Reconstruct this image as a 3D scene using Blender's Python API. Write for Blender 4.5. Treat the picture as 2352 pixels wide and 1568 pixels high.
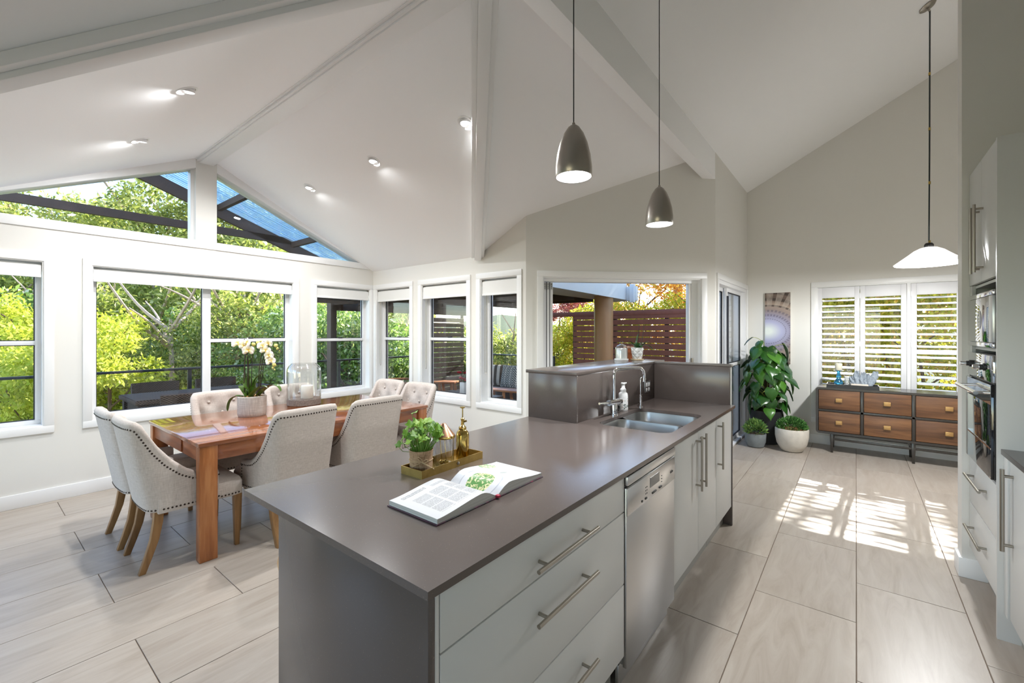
import bpy, bmesh, math, random
import numpy as np
from mathutils import Matrix, Vector

# ------------------------------------------------------------------ scene basics
scene = bpy.context.scene
COL = scene.collection
for o in list(bpy.data.objects):
    bpy.data.objects.remove(o)
R = math.radians
rnd = random.Random(7)

# camera: level, 1000 px focal length on a 2352 px wide frame
cam_data = bpy.data.cameras.new('camera')
cam_data.sensor_width = 36.0
cam_data.lens = 36.0 * 1000.0 / 2352.0
cam_data.shift_y = -22.0 / 2352.0
cam_data.clip_start = 0.05
cam_data.clip_end = 500
cam = bpy.data.objects.new('camera', cam_data)
COL.objects.link(cam)
cam.location = (0.0, 0.0, 1.45)
cam.rotation_euler = (R(90), 0, math.atan(790 / 1000.0))
scene.camera = cam

# world: clear daytime sky
SUN_DIR = Vector((0.15, 3.12, 1.90)).normalized()      # towards the sun
world = bpy.data.worlds.new('sky')
scene.world = world
world.use_nodes = True
wn = world.node_tree
wn.nodes.clear()
w_out = wn.nodes.new('ShaderNodeOutputWorld')
w_bg = wn.nodes.new('ShaderNodeBackground')
w_sky = wn.nodes.new('ShaderNodeTexSky')
w_sky.sky_type = 'NISHITA'
w_sky.sun_disc = False
w_sky.sun_elevation = math.asin(SUN_DIR.z)
w_sky.sun_rotation = math.atan2(SUN_DIR.x, SUN_DIR.y)
w_sky.air_density = 1.0
w_sky.dust_density = 0.3
w_sky.ozone_density = 2.0
w_bg.inputs['Strength'].default_value = 0.45
wn.links.new(w_sky.outputs[0], w_bg.inputs['Color'])
wn.links.new(w_bg.outputs[0], w_out.inputs[0])

sun_data = bpy.data.lights.new('sun_offscreen', 'SUN')
sun_data.energy = 10.5
sun_data.angle = R(0.6)
sun_data.color = (1.0, 0.95, 0.86)
sun = bpy.data.objects.new('sun_offscreen', sun_data)
COL.objects.link(sun)
sun.rotation_euler = SUN_DIR.to_track_quat('Z', 'Y').to_euler()
sun.location = SUN_DIR * 40

DOWNLIGHT_W = 15.0
BELL_W = 9.0
LAMP_COL = (0.97, 0.985, 1.0)
OPAL_W = 110.0
scene.view_settings.view_transform = 'Standard'
scene.view_settings.look = 'None'
scene.view_settings.gamma = 1.0
scene.view_settings.use_curve_mapping = False
scene.view_settings.exposure = 0.6
scene.cycles.use_denoising = True
scene.cycles.max_bounces = 10
scene.cycles.diffuse_bounces = 6
scene.cycles.glossy_bounces = 4
scene.cycles.transmission_bounces = 6
scene.cycles.transparent_max_bounces = 12
scene.cycles.sample_clamp_indirect = 6.0
scene.cycles.caustics_reflective = False
scene.cycles.caustics_refractive = False

# ------------------------------------------------------------------ object helpers
def link(o):
    COL.objects.link(o)
    return o

def tag(o, label=None, cat=None, group=None, kind=None):
    if label: o['label'] = label
    if cat: o['category'] = cat
    if group: o['group'] = group
    if kind: o['kind'] = kind
    return o

def thing(name, label, cat, loc=(0, 0, 0), rz=0.0, group=None):
    o = link(bpy.data.objects.new(name, None))
    o.empty_display_size = 0.1
    o.location = loc
    o.rotation_euler = (0, 0, rz)
    return tag(o, label, cat, group)

def struct(name, loc=(0, 0, 0), rz=0.0):
    o = link(bpy.data.objects.new(name, None))
    o.empty_display_size = 0.1
    o.location = loc
    o.rotation_euler = (0, 0, rz)
    o['kind'] = 'structure'
    return o

def copy_tree(o, parent=None):
    c = o.copy()
    COL.objects.link(c)
    c.parent = parent
    for ch in list(o.children):
        copy_tree(ch, c)
    return c

class B:
    """collects shapes for ONE mesh object"""
    def __init__(s):
        s.v = []; s.f = []; s.mi = []; s.m = Matrix.Identity(4); s.slot = 0
    def at(s, loc=(0, 0, 0), rz=0.0, rx=0.0, ry=0.0, sc=1.0):
        s.m = Matrix.Translation(loc) @ Matrix.Rotation(rz, 4, 'Z') @ Matrix.Rotation(ry, 4, 'Y') @ Matrix.Rotation(rx, 4, 'X') @ Matrix.Scale(sc, 4)
        return s
    def add(s, verts, faces):
        n = len(s.v)
        s.v += [tuple(s.m @ Vector(p)) for p in verts]
        s.f += [tuple(i + n for i in f) for f in faces]
        s.mi += [s.slot] * len(faces)
        return s
    def box(s, x0, x1, y0, y1, z0, z1):
        return s.add([(x0, y0, z0), (x1, y0, z0), (x1, y1, z0), (x0, y1, z0), (x0, y0, z1), (x1, y0, z1), (x1, y1, z1), (x0, y1, z1)],
                     [(3, 2, 1, 0), (4, 5, 6, 7), (0, 1, 5, 4), (1, 2, 6, 5), (2, 3, 7, 6), (3, 0, 4, 7)])
    def bar(s, p, q, w, h, up=(0, 0, 1)):
        p = Vector(p); q = Vector(q); d = (q - p).normalized(); up = Vector(up)
        a = d.cross(up)
        if a.length < 1e-6: a = d.cross(Vector((1, 0, 0)))
        a.normalize(); b = a.cross(d)
        vs = []
        for c in (p, q):
            for i, j in ((-1, -1), (1, -1), (1, 1), (-1, 1)):
                vs.append(tuple(c + a * (i * w / 2) + b * (j * h / 2)))
        return s.add(vs, [(0, 1, 2, 3), (7, 6, 5, 4), (0, 4, 5, 1), (1, 5, 6, 2), (2, 6, 7, 3), (3, 7, 4, 0)])
    def prism(s, poly, z0, z1):
        n = len(poly)
        vs = [(x, y, z0) for x, y in poly] + [(x, y, z1) for x, y in poly]
        fs = [tuple(range(n - 1, -1, -1)), tuple(range(n, 2 * n))]
        fs += [(i, (i + 1) % n, n + (i + 1) % n, n + i) for i in range(n)]
        return s.add(vs, fs)
    def hexa(s, bottom, top):
        n = len(bottom)
        fs = [tuple(range(n - 1, -1, -1)), tuple(range(n, 2 * n))]
        fs += [(i, (i + 1) % n, n + (i + 1) % n, n + i) for i in range(n)]
        return s.add(list(bottom) + list(top), fs)
    def lathe(s, prof, n=24, c=(0, 0, 0), cap0=True, cap1=True):
        vs = []; fs = []
        for r, z in prof:
            for k in range(n):
                a = 2 * math.pi * k / n
                vs.append((c[0] + r * math.cos(a), c[1] + r * math.sin(a), c[2] + z))
        for j in range(len(prof) - 1):
            for k in range(n):
                k2 = (k + 1) % n
                fs.append((j * n + k, j * n + k2, (j + 1) * n + k2, (j + 1) * n + k))
        if cap0 and prof[0][0] > 1e-5: fs.append(tuple(range(n - 1, -1, -1)))
        if cap1 and prof[-1][0] > 1e-5: fs.append(tuple((len(prof) - 1) * n + k for k in range(n)))
        return s.add(vs, fs)
    def tube(s, pts, r, n=8, caps=True):
        pts = [Vector(p) for p in pts]
        rr = r if isinstance(r, (list, tuple)) else [r] * len(pts)
        vs = []; fs = []
        prev = None
        for i, p in enumerate(pts):
            d = (pts[min(i + 1, len(pts) - 1)] - pts[max(i - 1, 0)])
            d = d.normalized() if d.length > 1e-9 else Vector((0, 0, 1))
            if prev is None:
                a = d.cross(Vector((0, 0, 1)))
                if a.length < 1e-3: a = d.cross(Vector((1, 0, 0)))
            else:
                a = prev - d * prev.dot(d)
            a.normalize(); prev = a
            b = d.cross(a)
            for k in range(n):
                t = 2 * math.pi * k / n
                vs.append(tuple(p + a * (rr[i] * math.cos(t)) + b * (rr[i] * math.sin(t))))
        for j in range(len(pts) - 1):
            for k in range(n):
                k2 = (k + 1) % n
                fs.append((j * n + k, j * n + k2, (j + 1) * n + k2, (j + 1) * n + k))
        if caps:
            fs.append(tuple(range(n - 1, -1, -1)))
            fs.append(tuple((len(pts) - 1) * n + k for k in range(n)))
        return s.add(vs, fs)
    def grid(s, rows):
        m = len(rows); n = len(rows[0])
        vs = [p for r_ in rows for p in r_]
        fs = [(j * n + i, j * n + i + 1, (j + 1) * n + i + 1, (j + 1) * n + i) for j in range(m - 1) for i in range(n - 1)]
        return s.add(vs, fs)
    def loops(s, rows, caps=True):
        """closed cross sections swept"""
        m = len(rows); n = len(rows[0])
        vs = [p for r_ in rows for p in r_]
        fs = [(j * n + i, j * n + (i + 1) % n, (j + 1) * n + (i + 1) % n, (j + 1) * n + i) for j in range(m - 1) for i in range(n)]
        if caps:
            fs.append(tuple(range(n - 1, -1, -1)))
            fs.append(tuple((m - 1) * n + i for i in range(n)))
        return s.add(vs, fs)
    def ball(s, c, rx, ry=None, rz=None, nu=10, nv=6):
        ry = rx if ry is None else ry; rz = rx if rz is None else rz
        vs = [(c[0], c[1], c[2] - rz)]
        for j in range(1, nv):
            t = math.pi * j / nv - math.pi / 2
            for k in range(nu):
                a = 2 * math.pi * k / nu
                vs.append((c[0] + rx * math.cos(t) * math.cos(a), c[1] + ry * math.cos(t) * math.sin(a), c[2] + rz * math.sin(t)))
        vs.append((c[0], c[1], c[2] + rz))
        fs = [(0, 1 + (k + 1) % nu, 1 + k) for k in range(nu)]
        for j in range(nv - 2):
            for k in range(nu):
                k2 = (k + 1) % nu
                fs.append((1 + j * nu + k, 1 + j * nu + k2, 1 + (j + 1) * nu + k2, 1 + (j + 1) * nu + k))
        last = len(vs) - 1; b = 1 + (nv - 2) * nu
        fs += [(b + k, b + (k + 1) % nu, last) for k in range(nu)]
        return s.add(vs, fs)
    def mesh(s, name, mats, bevel=0.0, seg=2, ang=38, fix=True):
        me = bpy.data.meshes.new(name)
        me.from_pydata(s.v, [], s.f)
        if not isinstance(mats, (list, tuple)): mats = [mats]
        for m in mats: me.materials.append(m)
        if len(mats) > 1: me.polygons.foreach_set('material_index', s.mi)
        if bevel > 0 or fix:
            bm = bmesh.new(); bm.from_mesh(me)
            if fix: bmesh.ops.recalc_face_normals(bm, faces=bm.faces)
            if bevel > 0:
                es = [e for e in bm.edges if len(e.link_faces) == 2 and e.calc_face_angle(0) > R(50)]
                bmesh.ops.bevel(bm, geom=es, offset=bevel, segments=seg, profile=0.5, affect='EDGES', clamp_overlap=True)
            bm.to_mesh(me); bm.free()
        me.shade_smooth()
        me.set_sharp_from_angle(angle=R(ang))
        me.update()
        return me
    def build(s, name, mats, parent=None, world=False, **kw):
        if world and parent is not None:
            inv = (Matrix.Translation(parent.location) @ parent.rotation_euler.to_matrix().to_4x4()).inverted()
            s.v = [tuple(inv @ Vector(p)) for p in s.v]
        o = link(bpy.data.objects.new(name, s.mesh(name, mats, **kw)))
        if parent is not None: o.parent = parent
        return o

def place(name, me, parent, loc=(0, 0, 0), rot=(0, 0, 0), sc=(1, 1, 1)):
    o = link(bpy.data.objects.new(name, me))
    o.parent = parent; o.location = loc; o.rotation_euler = rot; o.scale = sc
    return o

def bez(pts, n=12):
    """Catmull-Rom through points"""
    P = [Vector(p) for p in pts]; out = []
    for i in range(len(P) - 1):
        a = P[max(i - 1, 0)]; b = P[i]; c = P[i + 1]; d = P[min(i + 2, len(P) - 1)]
        for k in range(n):
            t = k / n
            out.append(0.5 * ((2 * b) + (c - a) * t + (2 * a - 5 * b + 4 * c - d) * t * t + (3 * b - a - 3 * c + d) * t ** 3))
    out.append(P[-1])
    return out

# ------------------------------------------------------------------ materials
def srgb(r, g, b):
    f = lambda c: (c / 255 / 12.92) if c / 255 <= 0.04045 else ((c / 255 + 0.055) / 1.055) ** 2.4
    return (f(r), f(g), f(b), 1.0)

class MatB:
    def __init__(s, name):
        s.mat = bpy.data.materials.new(name); s.mat.use_nodes = True
        s.nt = s.mat.node_tree; s.p = s.nt.nodes['Principled BSDF']; s.out = s.nt.nodes['Material Output']
    def n(s, t, **kw):
        x = s.nt.nodes.new('ShaderNode' + t)
        for k, v in kw.items():
            if k in x.inputs: x.inputs[k].default_value = v
            else: setattr(x, k, v)
        return x
    def l(s, a, b): s.nt.links.new(a, b)
    def coord(s, kind='Object', scale=(1, 1, 1), rot=(0, 0, 0)):
        c = s.n('TexCoord'); m = s.n('Mapping'); m.inputs['Scale'].default_value = scale; m.inputs['Rotation'].default_value = rot
        s.l(c.outputs[kind], m.inputs['Vector']); return m.outputs[0]
    def worldpos(s, scale=(1, 1, 1), rot=(0, 0, 0)):
        c = s.n('NewGeometry'); m = s.n('Mapping'); m.inputs['Scale'].default_value = scale; m.inputs['Rotation'].default_value = rot
        s.l(c.outputs['Position'], m.inputs['Vector']); return m.outputs[0]
    def noise(s, vec, scale, detail=4, rough=0.5, dist=0.0):
        x = s.n('TexNoise'); x.inputs['Scale'].default_value = scale; x.inputs['Detail'].default_value = detail
        x.inputs['Roughness'].default_value = rough; x.inputs['Distortion'].default_value = dist
        if vec is not None: s.l(vec, x.inputs['Vector'])
        return x.outputs['Fac']
    def ramp(s, fac, stops):
        x = s.n('ValToRGB'); e = x.color_ramp.elements
        while len(e) < len(stops): e.new(0.5)
        for i, (p, c) in enumerate(stops):
            e[i].position = p; e[i].color = c if len(c) == 4 else (*c, 1)
        s.l(fac, x.inputs['Fac']); return x.outputs['Color']
    def math(s, op, a, b=None, c=None):
        x = s.n('Math', operation=op)
        for i, v in enumerate((a, b, c)):
            if v is None: continue
            if isinstance(v, (int, float)): x.inputs[i].default_value = v
            else: s.l(v, x.inputs[i])
        return x.outputs[0]
    def mix(s, fac, a, b):
        x = s.n('Mix', data_type='RGBA')
        for sock, v in ((x.inputs['Factor'], fac), (x.inputs[6], a), (x.inputs[7], b)):
            if isinstance(v, (int, float)): sock.default_value = v
            elif isinstance(v, tuple): sock.default_value = v
            else: s.l(v, sock)
        return x.outputs[2]
    def bump(s, h, strength=0.2, dist=0.01):
        x = s.n('Bump'); x.inputs['Strength'].default_value = strength; x.inputs['Distance'].default_value = dist
        s.l(h, x.inputs['Height']); s.l(x.outputs[0], s.p.inputs['Normal'])
    def set(s, **kw):
        for k, v in kw.items():
            key = {'col': 'Base Color', 'rough': 'Roughness', 'metal': 'Metallic', 'spec': 'Specular IOR Level', 'coat': 'Coat Weight',
                   'trans': 'Transmission Weight', 'ior': 'IOR', 'emit': 'Emission Color', 'estr': 'Emission Strength', 'aniso': 'Anisotropic',
                   'sheen': 'Sheen Weight', 'coatr': 'Coat Roughness'}[k]
            if hasattr(v, 'is_output'): s.l(v, s.p.inputs[key])
            else: s.p.inputs[key].default_value = v
        return s

def M(name, col, rough=0.5, metal=0.0, spec=0.5, bump=None, var=0.0, vscale=4.0, **kw):
    m = MatB(name)
    c = col if len(col) == 4 else (*col, 1)
    if var > 0:
        f = m.noise(m.coord('Object'), vscale, 5, 0.6)
        d = tuple(max(0, x * (1 - var)) for x in c[:3]) + (1,)
        e = tuple(min(1, x * (1 + var)) for x in c[:3]) + (1,)
        m.set(col=m.ramp(f, [(0.3, d), (0.7, e)]))
    else:
        m.set(col=c)
    m.set(rough=rough, metal=metal, spec=spec, **kw)
    if bump:
        m.bump(m.noise(m.coord('Object'), bump[0], 4, 0.6), bump[1], bump[2])
    return m.mat

def glass_mat(name, tint=(1, 1, 1, 1), gloss=0.06, rough=0.0):
    m = MatB(name); m.nt.nodes.remove(m.p)
    tr = m.n('BsdfTransparent'); tr.inputs['Color'].default_value = tint
    gl = m.n('BsdfGlossy'); gl.inputs['Roughness'].default_value = rough
    lw = m.n('Fresnel'); ge = m.n('NewGeometry')
    m.l(m.math('SUBTRACT', 1.45, m.math('MULTIPLY', ge.outputs['Backfacing'], 1.45 - 1 / 1.45)), lw.inputs['IOR'])
    f = m.math('MULTIPLY', lw.outputs[0], gloss / 0.06)
    mx = m.n('MixShader')
    m.l(f, mx.inputs[0]); m.l(tr.outputs[0], mx.inputs[1]); m.l(gl.outputs[0], mx.inputs[2]); m.l(mx.outputs[0], m.out.inputs[0])
    return m.mat

def emit_mat(name, col, strength):
    m = MatB(name); m.set(col=(0.9, 0.9, 0.9, 1), emit=col if len(col) == 4 else (*col, 1), estr=strength); return m.mat

def wood_mat(name, dark, mid, light, axis='Y', scale=6.0, rough=0.35, stretch=12.0, coat=0.0, spec=0.5, obj=True):
    m = MatB(name)
    sc = [stretch, stretch, stretch]; sc['XYZ'.index(axis)] = 1.0
    sc = tuple(x * scale / 10 for x in sc)
    v = m.coord('Object', sc)
    oi = m.n('ObjectInfo')
    add = m.n('VectorMath', operation='ADD'); m.l(v, add.inputs[0])
    cmb = m.n('CombineXYZ'); r100 = m.math('MULTIPLY', oi.outputs['Random'], 40.0)
    for i in range(3): m.l(r100, cmb.inputs[i])
    m.l(cmb.outputs[0], add.inputs[1])
    n1 = m.noise(add.outputs[0], 1.6, 6, 0.62, 0.6)
    n2 = m.noise(add.outputs[0], 7.0, 4, 0.6, 0.2)
    f = m.math('ADD', m.math('MULTIPLY', n1, 0.75), m.math('MULTIPLY', n2, 0.25))
    m.set(col=m.ramp(f, [(0.36, dark), (0.5, mid), (0.64, light)]), rough=rough, coat=coat, spec=spec)
    m.bump(n2, 0.06, 0.002)
    return m.mat

WHITE = M('wall_paint', srgb(226, 224, 218), 0.75, spec=0.2, bump=(160, 0.03, 0.002))
CEIL = M('ceiling_paint', (0.95, 0.95, 0.95), 0.8, spec=0.15)
TRIM = M('trim_gloss_white', (0.86, 0.86, 0.85), 0.35)
CABW = M('cabinet_white_satin', srgb(208, 208, 205), 0.38)
STEEL = MatB('brushed_steel')
_f = STEEL.noise(STEEL.coord('Object', (4, 4, 180)), 3.0, 3)
STEEL.set(col=(0.62, 0.62, 0.62, 1), metal=1.0, rough=STEEL.math('ADD', STEEL.math('MULTIPLY', _f, 0.12), 0.26)); STEEL = STEEL.mat
HANDLE = M('handle_nickel', srgb(170, 163, 152), 0.3, 1.0)
CHROME = M('chrome', (0.85, 0.85, 0.87), 0.05, 1.0)
BLACK = M('black_rubber', (0.02, 0.02, 0.022), 0.45)
GLASS = glass_mat('window_glass')
def stone():
    m = MatB('engineered_stone_brown')
    v = m.worldpos()
    a = m.noise(v, 220, 2, 0.7); b = m.noise(v, 3.0, 4, 0.6)
    c = m.mix(m.math('MULTIPLY', b, 0.5), srgb(86, 77, 73), srgb(96, 87, 83))
    sp = m.ramp(a, [(0.66, (0, 0, 0)), (0.74, (1, 1, 1))])
    m.set(col=m.mix(m.math('MULTIPLY', sp, 0.35), c, srgb(165, 150, 135)), rough=0.2, spec=0.5)
    return m.mat
STONE = stone()
# ------------------------------------------------------------------ the room shell
XA, YB, XD, YE = -5.42, 3.656, -1.214, 6.927          # window wall, bay wall, door wall, shutter wall
EAVE, K1, K2, YR = 2.31, 0.49, 0.513, 1.615            # eave height, roof pitches, ridge position
XV = -3.388                                            # valley foot
z2 = lambda x: EAVE + K2 * (x - XV)
def z1(y): return EAVE + K1 * (YB - y) if y > YR else EAVE + K1 * (y - (2 * YR - YB))
RIDGE = z1(YR)
XRV = XV + (RIDGE - EAVE) / K2                         # where ridge meets the big slope
YL = 2 * YR - YB

# floor of travertine-look porcelain tiles
def tile_mat():
    m = MatB('travertine_tile')
    oi = m.n('ObjectInfo')
    p = m.coord('Object')
    add = m.n('VectorMath', operation='ADD'); m.l(p, add.inputs[0])
    cmb = m.n('CombineXYZ'); rr = m.math('MULTIPLY', oi.outputs['Random'], 60.0)
    m.l(rr, cmb.inputs[0]); m.l(rr, cmb.inputs[1]); m.l(cmb.outputs[0], add.inputs[1])
    mp = m.n('Mapping'); mp.inputs['Scale'].default_value = (9.0, 1.3, 1); m.l(add.outputs[0], mp.inputs['Vector'])
    vein = m.noise(mp.outputs[0], 1.5, 6, 0.62, 1.2)
    mp2 = m.n('Mapping'); mp2.inputs['Scale'].default_value = (3.0, 1.6, 1); m.l(add.outputs[0], mp2.inputs['Vector'])
    cloud = m.noise(mp2.outputs[0], 1.2, 4, 0.6, 0.6)
    pit = m.noise(add.outputs[0], 70, 3, 0.7)
    c = m.ramp(vein, [(0.28, srgb(176, 163, 148)), (0.48, srgb(194, 182, 169)), (0.72, srgb(208, 199, 187))])
    c = m.mix(m.math('MULTIPLY', cloud, 0.55), c, srgb(188, 175, 160))
    pf = m.ramp(pit, [(0.70, (0, 0, 0)), (0.76, (1, 1, 1))])
    c = m.mix(m.math('MULTIPLY', pf, 0.35), c, srgb(130, 110, 92))
    b = m.math('ADD', m.math('MULTIPLY', oi.outputs['Random'], 0.10), 0.72)
    hs = m.n('HueSaturation'); m.l(c, hs.inputs['Color']); m.l(b, hs.inputs['Value'])
    m.set(col=hs.outputs[0], rough=0.34, spec=0.4)
    m.bump(vein, 0.04, 0.003)
    return m.mat
TILE = tile_mat()
GROUT = M('grout', srgb(128, 112, 98), 0.9)
floor = struct('floor')
B().prism([(XA - 0.1, -3.6), (3.1, -3.6), (3.1, YE + 0.1), (XD - 0.1, YE + 0.1), (XD - 0.1, 5.2), (-2.74, YB + 0.1), (XA - 0.1, YB + 0.1)], -0.12, -0.004).build('grout_bed', GROUT, floor)
TW, TL, T0 = 0.4455, 0.90, 0.002
def clip_poly(poly, a, b, c):            # keep a*x+b*y<=c
    out = []
    for i in range(len(poly)):
        p, q = poly[i], poly[(i + 1) % len(poly)]
        dp = a * p[0] + b * p[1] - c; dq = a * q[0] + b * q[1] - c
        if dp <= 0: out.append(p)
        if dp * dq < 0:
            t = dp / (dp - dq); out.append((p[0] + (q[0] - p[0]) * t, p[1] + (q[1] - p[1]) * t))
    return out
_full = None
g2 = 0.0018
for i in range(-13, 7):
    x0 = T0 + TW * i; x1 = x0 + TW
    off = 0.51 if i % 2 == 0 else 0.97
    for k in range(-3, 9):
        y0 = off + TL * k; y1 = y0 + TL
        if y1 < -0.9: continue
        poly = [(x0 + g2, y0 + g2), (x1 - g2, y0 + g2), (x1 - g2, y1 - g2), (x0 + g2, y1 - g2)]
        n_ok = True
        cuts = [(-1, 0, -XA + 0.0), (0, 1, YE), (1, 0, 2.95)]
        xm = (x0 + x1) / 2
        if x1 <= -2.70: cuts.append((0, 1, YB))
        elif y1 <= 5.3 or x1 < XD: cuts.append((-1, 1, YB + 2.703))
        else: cuts.append((-1, 0, -XD))
        for a, b, c in cuts: poly = clip_poly(poly, a, b, c)
        if len(poly) < 3: continue
        ar = abs(sum(poly[j][0] * poly[(j + 1) % len(poly)][1] - poly[(j + 1) % len(poly)][0] * poly[j][1] for j in range(len(poly)))) / 2
        if ar < 0.004: continue
        cx, cy = (x0 + x1) / 2, (y0 + y1) / 2
        whole = ar > (TW - 2 * g2) * (TL - 2 * g2) - 1e-4
        if whole and _full is not None:
            me = _full
        else:
            me = B().prism([(p[0] - cx, p[1] - cy) for p in poly], -0.009, 0.0).mesh('tile', TILE, bevel=0.0012, seg=1)
            if whole: _full = me
        place('tile', me, floor, (cx, cy, 0))

def wall(name, loc, rz, prof, holes, t=0.18, mat=WHITE):
    """local: x along wall, y outward, z up; prof = [(s, ztop)...]; holes = [(s0, s1, z0, z1)...]"""
    b = B()
    ss = sorted(set([p[0] for p in prof] + [h for q in holes for h in q[:2]]))
    def top(s):
        for (a, za), (c, zc) in zip(prof, prof[1:]):
            if a - 1e-9 <= s <= c + 1e-9: return za + (zc - za) * (s - a) / (c - a)
        return prof[-1][1]
    for a, c in zip(ss, ss[1:]):
        m = (a + c) / 2
        hs = sorted([h for h in holes if h[0] <= m <= h[1]], key=lambda h: h[2])
        z = 0.0
        segs = []
        for h in hs:
            if h[2] > z: segs.append((z, h[2], z, h[2]))
            z = h[3]
        segs.append((z, top(a), z, top(c)))
        for za0, za1, zc0, zc1 in segs:
            b.hexa([(a, 0, za0), (c, 0, zc0), (c, t, zc0), (a, t, za0)], [(a, 0, za1), (c, 0, zc1), (c, t, zc1), (a, t, za1)])
    o = b.build(name, mat)
    o.location = (loc[0], loc[1], 0); o.rotation_euler = (0, 0, rz)
    o['kind'] = 'structure'
    return o

H90 = math.pi / 2
WZ0, WZ1 = 0.652, 2.05
WIN_A = [(-0.37, 0.436), (0.735, 2.528), (2.82, 3.600)]
WIN_B = [(-5.335, -4.592), (-4.36, -3.555), (-3.34, -2.812)]
SILLG = 2.345
wall('wall_dining', (XA, 0), H90, [(YL - 0.18, SILLG), (YB + 0.18, SILLG)], [(a, b, WZ0, WZ1) for a, b in WIN_A])
wall('wall_bay', (0, YB), 0, [(XA, SILLG - 0.035), (XV, EAVE), (-2.703, z2(-2.703))], [(a, b, WZ0, WZ1) for a, b in WIN_B])
LC = math.hypot(XD + 2.703, XD + 2.703)
wall('wall_servery', (-2.703, YB), R(45), [(0, z2(-2.703)), (LC, z2(XD))], [(0.18, 1.94, 1.0, 2.03)])
wall('wall_door', (XD, 0), H90, [(5.145, z2(XD)), (YE + 0.18, z2(XD))], [(5.25, 6.87, 0.0, 2.045)])
SHX0, SHX1 = -0.40, 1.375
wall('wall_shutter', (0, YE), 0, [(XD, z2(XD)), (1.45, z2(1.45)), (3.1, z2(1.45) - K2 * 1.65)], [(SHX0, SHX1, 0.335, 2.035)])
# nib wall that ends the oven tower, and the walls of the rest of the house (behind the viewpoint)
def zc(x): return z2(x) if x < 1.45 else z2(1.45) - K2 * (x - 1.45)
wall('wall_nib', (0.494, 3.69), 0, [(0, zc(0.494)), (0.956, zc(1.45)), (2.5, zc(2.994))], [], t=0.13)
wall('wall_right', (1.15, 0), -H90, [(-3.69, z2(1.15)), (3.6, z2(1.15))], [])
wall('wall_far_right', (3.0, 0), -H90, [(-7.1, zc(3.0)), (-3.69, zc(3.0))], [])
wall('wall_back', (0, -3.5), math.pi, [(-1.15, z2(1.15)), (-XV, z2(XV))], [(-0.6, 2.6, 0.1, 2.3)])  # opening here and in the two walls below added to let sky light in
wall('wall_side', (XV, 0), H90, [(-3.68, EAVE), (YL, EAVE)], [(-3.2, -0.9, 0.1, 2.05)])
wall('wall_dining_side', (0, YL), math.pi, [(-XV, EAVE), (-XA, EAVE)], [(3.75, 5.1, 0.3, 2.05)])

# ceilings: the dining gable (two slopes) and the big slope over the kitchen
def slope_poly(name, pts, zf, t=0.10):
    b = B()
    b.hexa([(x, y, zf(x, y)) for x, y in pts], [(x, y, zf(x, y) + t) for x, y in pts])
    o = b.build(name, CEIL); o['kind'] = 'structure'
    return o
ex = 0.2
xe = XV - ex * K1 / K2
slope_poly('ceiling_gable_bay', [(XA - 0.165, YR), (XRV, YR), (xe, YB + ex), (XA - 0.165, YB + ex)], lambda x, y: EAVE + K1 * (YB - y))
slope_poly('ceiling_gable_side', [(XA - 0.165, YR), (XA - 0.165, YL - ex), (xe, YL - ex), (XRV, YR)], lambda x, y: EAVE + K1 * (y - YL))
slope_poly('ceiling_main', [(xe, YB + ex), (XRV, YR), (xe, YL - ex), (xe, -3.7), (1.45, -3.7), (1.45, YE + 0.2), (XD - 0.2, YE + 0.2), (XD - 0.2, 5.23), (-2.79, YB + ex)], lambda x, y: z2(x))
slope_poly('ceiling_far', [(1.45, -3.7), (3.2, -3.7), (3.2, YE + 0.2), (1.45, YE + 0.2)], lambda x, y: zc(x))

# beams
b = B().box(XA, XRV + 0.05, YR - 0.065, YR + 0.065, RIDGE - 0.085, RIDGE + 0.02)
o = b.build('ridge_beam', TRIM, bevel=0.004); o['kind'] = 'structure'
b = B().box(XA, XRV + 0.05, YR - 0.085, YR - 0.065, RIDGE - 0.075, RIDGE - 0.055).box(XA, XRV + 0.05, YR - 0.10, YR - 0.065, RIDGE - 0.055, RIDGE - 0.01)
o = b.build('trim_1', TRIM, bevel=0.003); o['kind'] = 'structure'
for nm, sy, y0 in (('valley_beam', 1, YB), ('valley_beam', -1, YL)):
    p = Vector((XV + 0.02, y0 - sy * 0.02, EAVE + 0.012)); q = Vector((XRV, YR, RIDGE))
    d = (q - p).normalized(); sd = d.cross(Vector((0, 0, 1))).normalized(); up = sd.cross(d)
    b = B()
    b.bar(p - up * 0.03, q - up * 0.03, 0.075, 0.08, up)
    b.bar(p + sd * 0.055 - up * 0.012, q + sd * 0.055 - up * 0.012, 0.035, 0.06, up)
    b.bar(p - sd * 0.055 - up * 0.012, q - sd * 0.055 - up * 0.012, 0.035, 0.06, up)
    o = b.build(nm, TRIM, bevel=0.004); o['kind'] = 'structure'
b = B().hexa([(-1.325, -3.5, 3.13), (XD, -3.5, 3.13), (XD, 5.145, 3.13), (-1.325, 5.045, 3.13)], [(-1.325, -3.5, z2(-1.325) + 0.03), (XD, -3.5, z2(XD) + 0.03), (XD, 5.145, z2(XD) + 0.03), (-1.325, 5.045, z2(-1.325) + 0.03)])
o = b.build('tie_beam', CEIL, bevel=0.004); o['kind'] = 'structure'

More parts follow.
